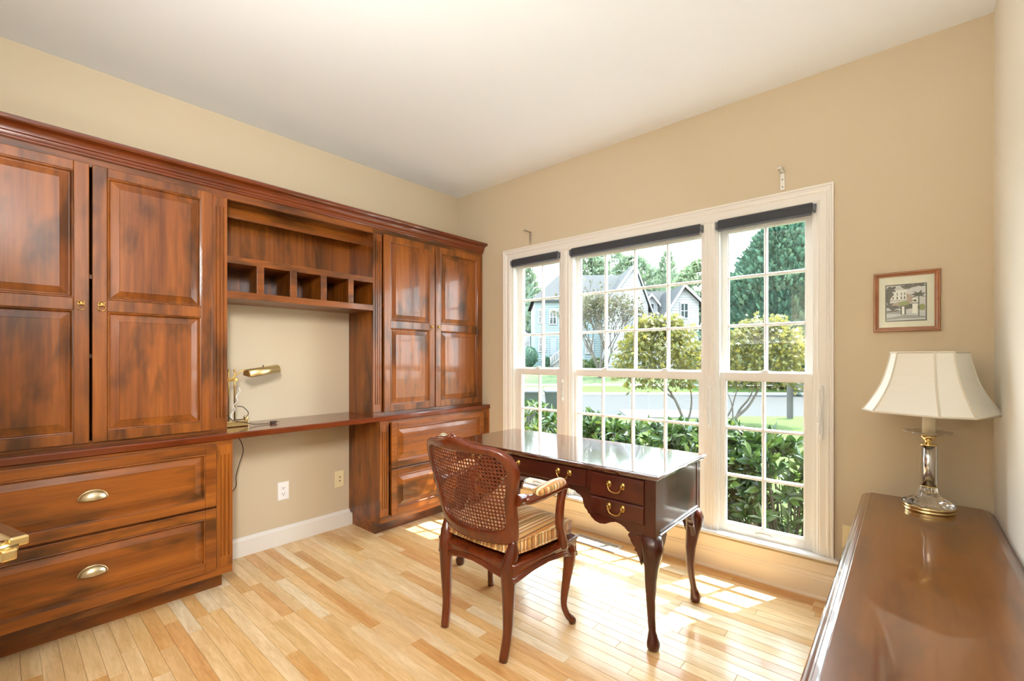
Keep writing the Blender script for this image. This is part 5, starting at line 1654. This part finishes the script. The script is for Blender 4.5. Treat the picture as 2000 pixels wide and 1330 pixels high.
q = MB(XO); roofslab(q, [(-4.9, 58.6, 4.1), (-4.9, 66, 4.1), (-1.05, 66, 7.4), (-1.05, 58.6, 7.4)]); roofslab(q, [(-1.05, 58.6, 7.4), (-1.05, 66, 7.4), (2.8, 66, 4.1), (2.8, 58.6, 4.1)]); q.build('roof', 'roof', h2)
far_window(h2, 1.6, 58.95, 2.2, 0.6, 1.1)

# ---- trees
def blob_tree(name, u, v, zb, zt, hw, mat, lab, seed, ncard=1700, cone=False, size=0.9, shape=SPRAY, trunk=True, grp='trees behind the houses'):
    r_ = random.Random(seed)
    r = root(name, W3(u, v, gz(v)), lab, 'tree', grp)
    if trunk:
        q = MB(XO); q.tube([(u, v, gz(v) - 0.1), (u + 0.1, v, (zb + zt) / 2), (u, v, zt - 0.5)], [hw * .09, hw * .05, 0.03], 8); q.build('trunk', 'bark', r)
    fo = MB(XO)
    H = zt - zb
    lumps = [(r_.uniform(0, 2 * pi), r_.uniform(0.05, 0.95), r_.uniform(0.75, 1.12)) for _ in range(26)]
    for k in range(ncard):
        h = r_.random() ** (1.35 if cone else 0.9)
        a = r_.uniform(0, 2 * pi)
        if cone:
            rad = hw * (1 - h ** 1.6) ** 0.8 * (0.55 + 0.45 * min(1, h * 7))
        else:
            rad = hw * sqrt(max(0.02, 1 - (2 * h - 0.9) ** 2 / 1.25))
        w = 1.0
        for la, lh, lw in lumps:
            dd_ = abs((a - la + pi) % (2 * pi) - pi) * 1.2 + abs(h - lh) * 6
            if dd_ < 0.9:
                w = max(w * 0.96, 0.8) if lw < 0.95 else 1.1
        q = rad * w * (0.55 + 0.45 * sqrt(r_.random()))
        c = (u + q * cos(a), v + q * sin(a), zb + H * h)
        d = Vector((cos(a), sin(a), 0.9 if cone else r_.uniform(-0.4, 1.0))) + Vector((r_.uniform(-.5, .5), r_.uniform(-.5, .5), r_.uniform(-.4, .4)))
        put_leaf(fo, shape, c, d, size * r_.uniform(0.6, 1.25), r_, 1.0 if cone else 1.4)
    if cone:
        core = [(0.01, 0.0)] + [(hw * 0.72 * (1 - (k / 10) ** 1.6) ** 0.8, H * k / 10) for k in range(1, 10)]
        fo.lathe(core, (u, v, zb), 'Z', 14)
    fo.build('foliage', mat, r, kind='stuff')
blob_tree('cypress_tree', 19.2, 32, -0.6, 11.3, 5.4, 'conifer', 'tall dense blue-green cypress filling the picture-side window', 21, 15000, True, 0.55, grp='tall evergreens')
blob_tree('pine_tree', 2.6, 76, 3, 16.6, 3.2, 'pine_far', 'spindly pine above the small white house', 31, 1800, True, 0.8)
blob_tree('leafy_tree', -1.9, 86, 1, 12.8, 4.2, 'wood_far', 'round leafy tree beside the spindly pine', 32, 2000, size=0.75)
blob_tree('leafy_tree', 7.65, 90, 2, 14.7, 4.0, 'wood_far', 'round leafy tree over the roof of the shade-tinted end', 33, 2000, size=0.75)
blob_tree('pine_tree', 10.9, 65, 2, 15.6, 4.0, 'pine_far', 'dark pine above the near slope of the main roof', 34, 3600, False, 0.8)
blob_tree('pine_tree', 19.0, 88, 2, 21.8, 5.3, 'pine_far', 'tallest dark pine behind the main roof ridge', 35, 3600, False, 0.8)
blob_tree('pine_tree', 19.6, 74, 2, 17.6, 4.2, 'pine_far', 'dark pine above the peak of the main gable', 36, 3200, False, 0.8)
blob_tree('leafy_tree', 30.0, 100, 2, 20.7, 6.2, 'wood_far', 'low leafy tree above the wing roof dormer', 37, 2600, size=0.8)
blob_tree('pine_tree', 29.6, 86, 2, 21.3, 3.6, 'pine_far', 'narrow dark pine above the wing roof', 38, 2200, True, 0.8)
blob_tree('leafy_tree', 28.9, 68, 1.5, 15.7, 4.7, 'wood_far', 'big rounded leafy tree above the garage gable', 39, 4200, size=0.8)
blob_tree('leafy_tree', 24.4, 58, 0.6, 9.2, 3.2, 'conifer', 'dark leafy tree against the end of the garage', 40, 2200, size=0.7)
blob_tree('leafy_tree', 38.5, 70, 1.5, 13.6, 4.8, 'wood_far', 'leafy tree just past the cypress', 41, 2400, size=0.8)

# crape myrtle with bare branches before the main house
r_ = random.Random(77)
mu, mv = 7.45, 38.0
my = root('crape_myrtle', W3(mu, mv, gz(mv)), 'thin-leaved tree with bare grey branches before the big white house', 'tree')
q, fo = MB(XO), MB(XO)
def grow(p, d, L, rad, lev):
    e = p + d * L
    mid = p + d * L * 0.5 + Vector((r_.uniform(-.06, .06), r_.uniform(-.06, .06), 0.02)) * L
    q.tube([p, mid, e], [rad, rad * .8, rad * .62], 5, caps=False)
    if lev >= 2:
        for k in range(2 if lev < 4 else 3):
            c = p + d * L * r_.uniform(0.3, 1.0) + Vector((r_.uniform(-.3, .3), r_.uniform(-.3, .3), r_.uniform(-.2, .2)))
            if c.z < 6.6 or r_.random() < 0.2:
                put_leaf(fo, STAR, c, Vector((r_.uniform(-1, 1), r_.uniform(-1, 1), r_.uniform(-.5, 1))), r_.uniform(0.16, 0.34), r_, 0.8)
    if lev < 5:
        for k in range(3 if lev < 3 else 2):
            nd = (d + Vector((r_.uniform(-.62, .62), r_.uniform(-.62, .62), r_.uniform(-.05, .45)))).normalized()
            grow(e, nd, L * r_.uniform(0.66, 0.86), rad * 0.62, lev + 1)
for a in range(5):
    d = Vector((0.38 * cos(a * 1.256), 0.38 * sin(a * 1.256), 1)).normalized()
    grow(Vector((mu + 0.1 * cos(a * 1.256), mv + 0.1 * sin(a * 1.256), gz(mv))), d, 2.25, 0.10, 0)
q.build('branches', 'bark', my)
fo.build('foliage', 'myrtle', my, kind='stuff')
# clipped shrubs at the house front
def bush(u, v, rx, rz, mat, lab, seed, n=420):
    r_ = random.Random(seed)
    g = gz(v)
    r = root('clipped_shrub', W3(u, v, g), lab, 'shrub', 'clipped shrubs at the house front')
    q = MB(XO); q.ball((u, v, g + rz), (rx * .85, rx * .85, rz * .92), 14, 10); q.build('core', mat, r)
    fo = MB(XO)
    for k in range(n):
        a, t = r_.uniform(0, 2 * pi), r_.uniform(-0.5, 1)
        s = sqrt(max(0, 1 - t * t))
        d = Vector((s * cos(a), s * sin(a), t))
        put_leaf(fo, LAUREL, (u + rx * .85 * d.x, v + rx * .85 * d.y, g + rz + rz * .9 * d.z), d + Vector((r_.uniform(-.7, .7), r_.uniform(-.7, .7), r_.uniform(-.3, .7))), 0.24, r_)
    fo.build('foliage', mat, r, kind='stuff')
bush(6.35, 40.6, 0.75, 0.62, 'box', 'clipped round pale green shrub left of the crape myrtle trunk', 1)
bush(7.95, 42.7, 0.75, 0.62, 'box', 'clipped round pale green shrub right behind the crape myrtle trunk', 2)
bush(1.7, 45.5, 0.95, 1.1, 'conifer', 'dark teal shrub below the shade-tinted end wall', 3)
bush(3.4, 45.1, 0.36, 0.6, 'conifer', 'dark teal shrub beside the porch steps', 4)
bush(16.9, 40.5, 1.2, 0.9, 'conifer', 'dark shrub below the garage gable', 5)
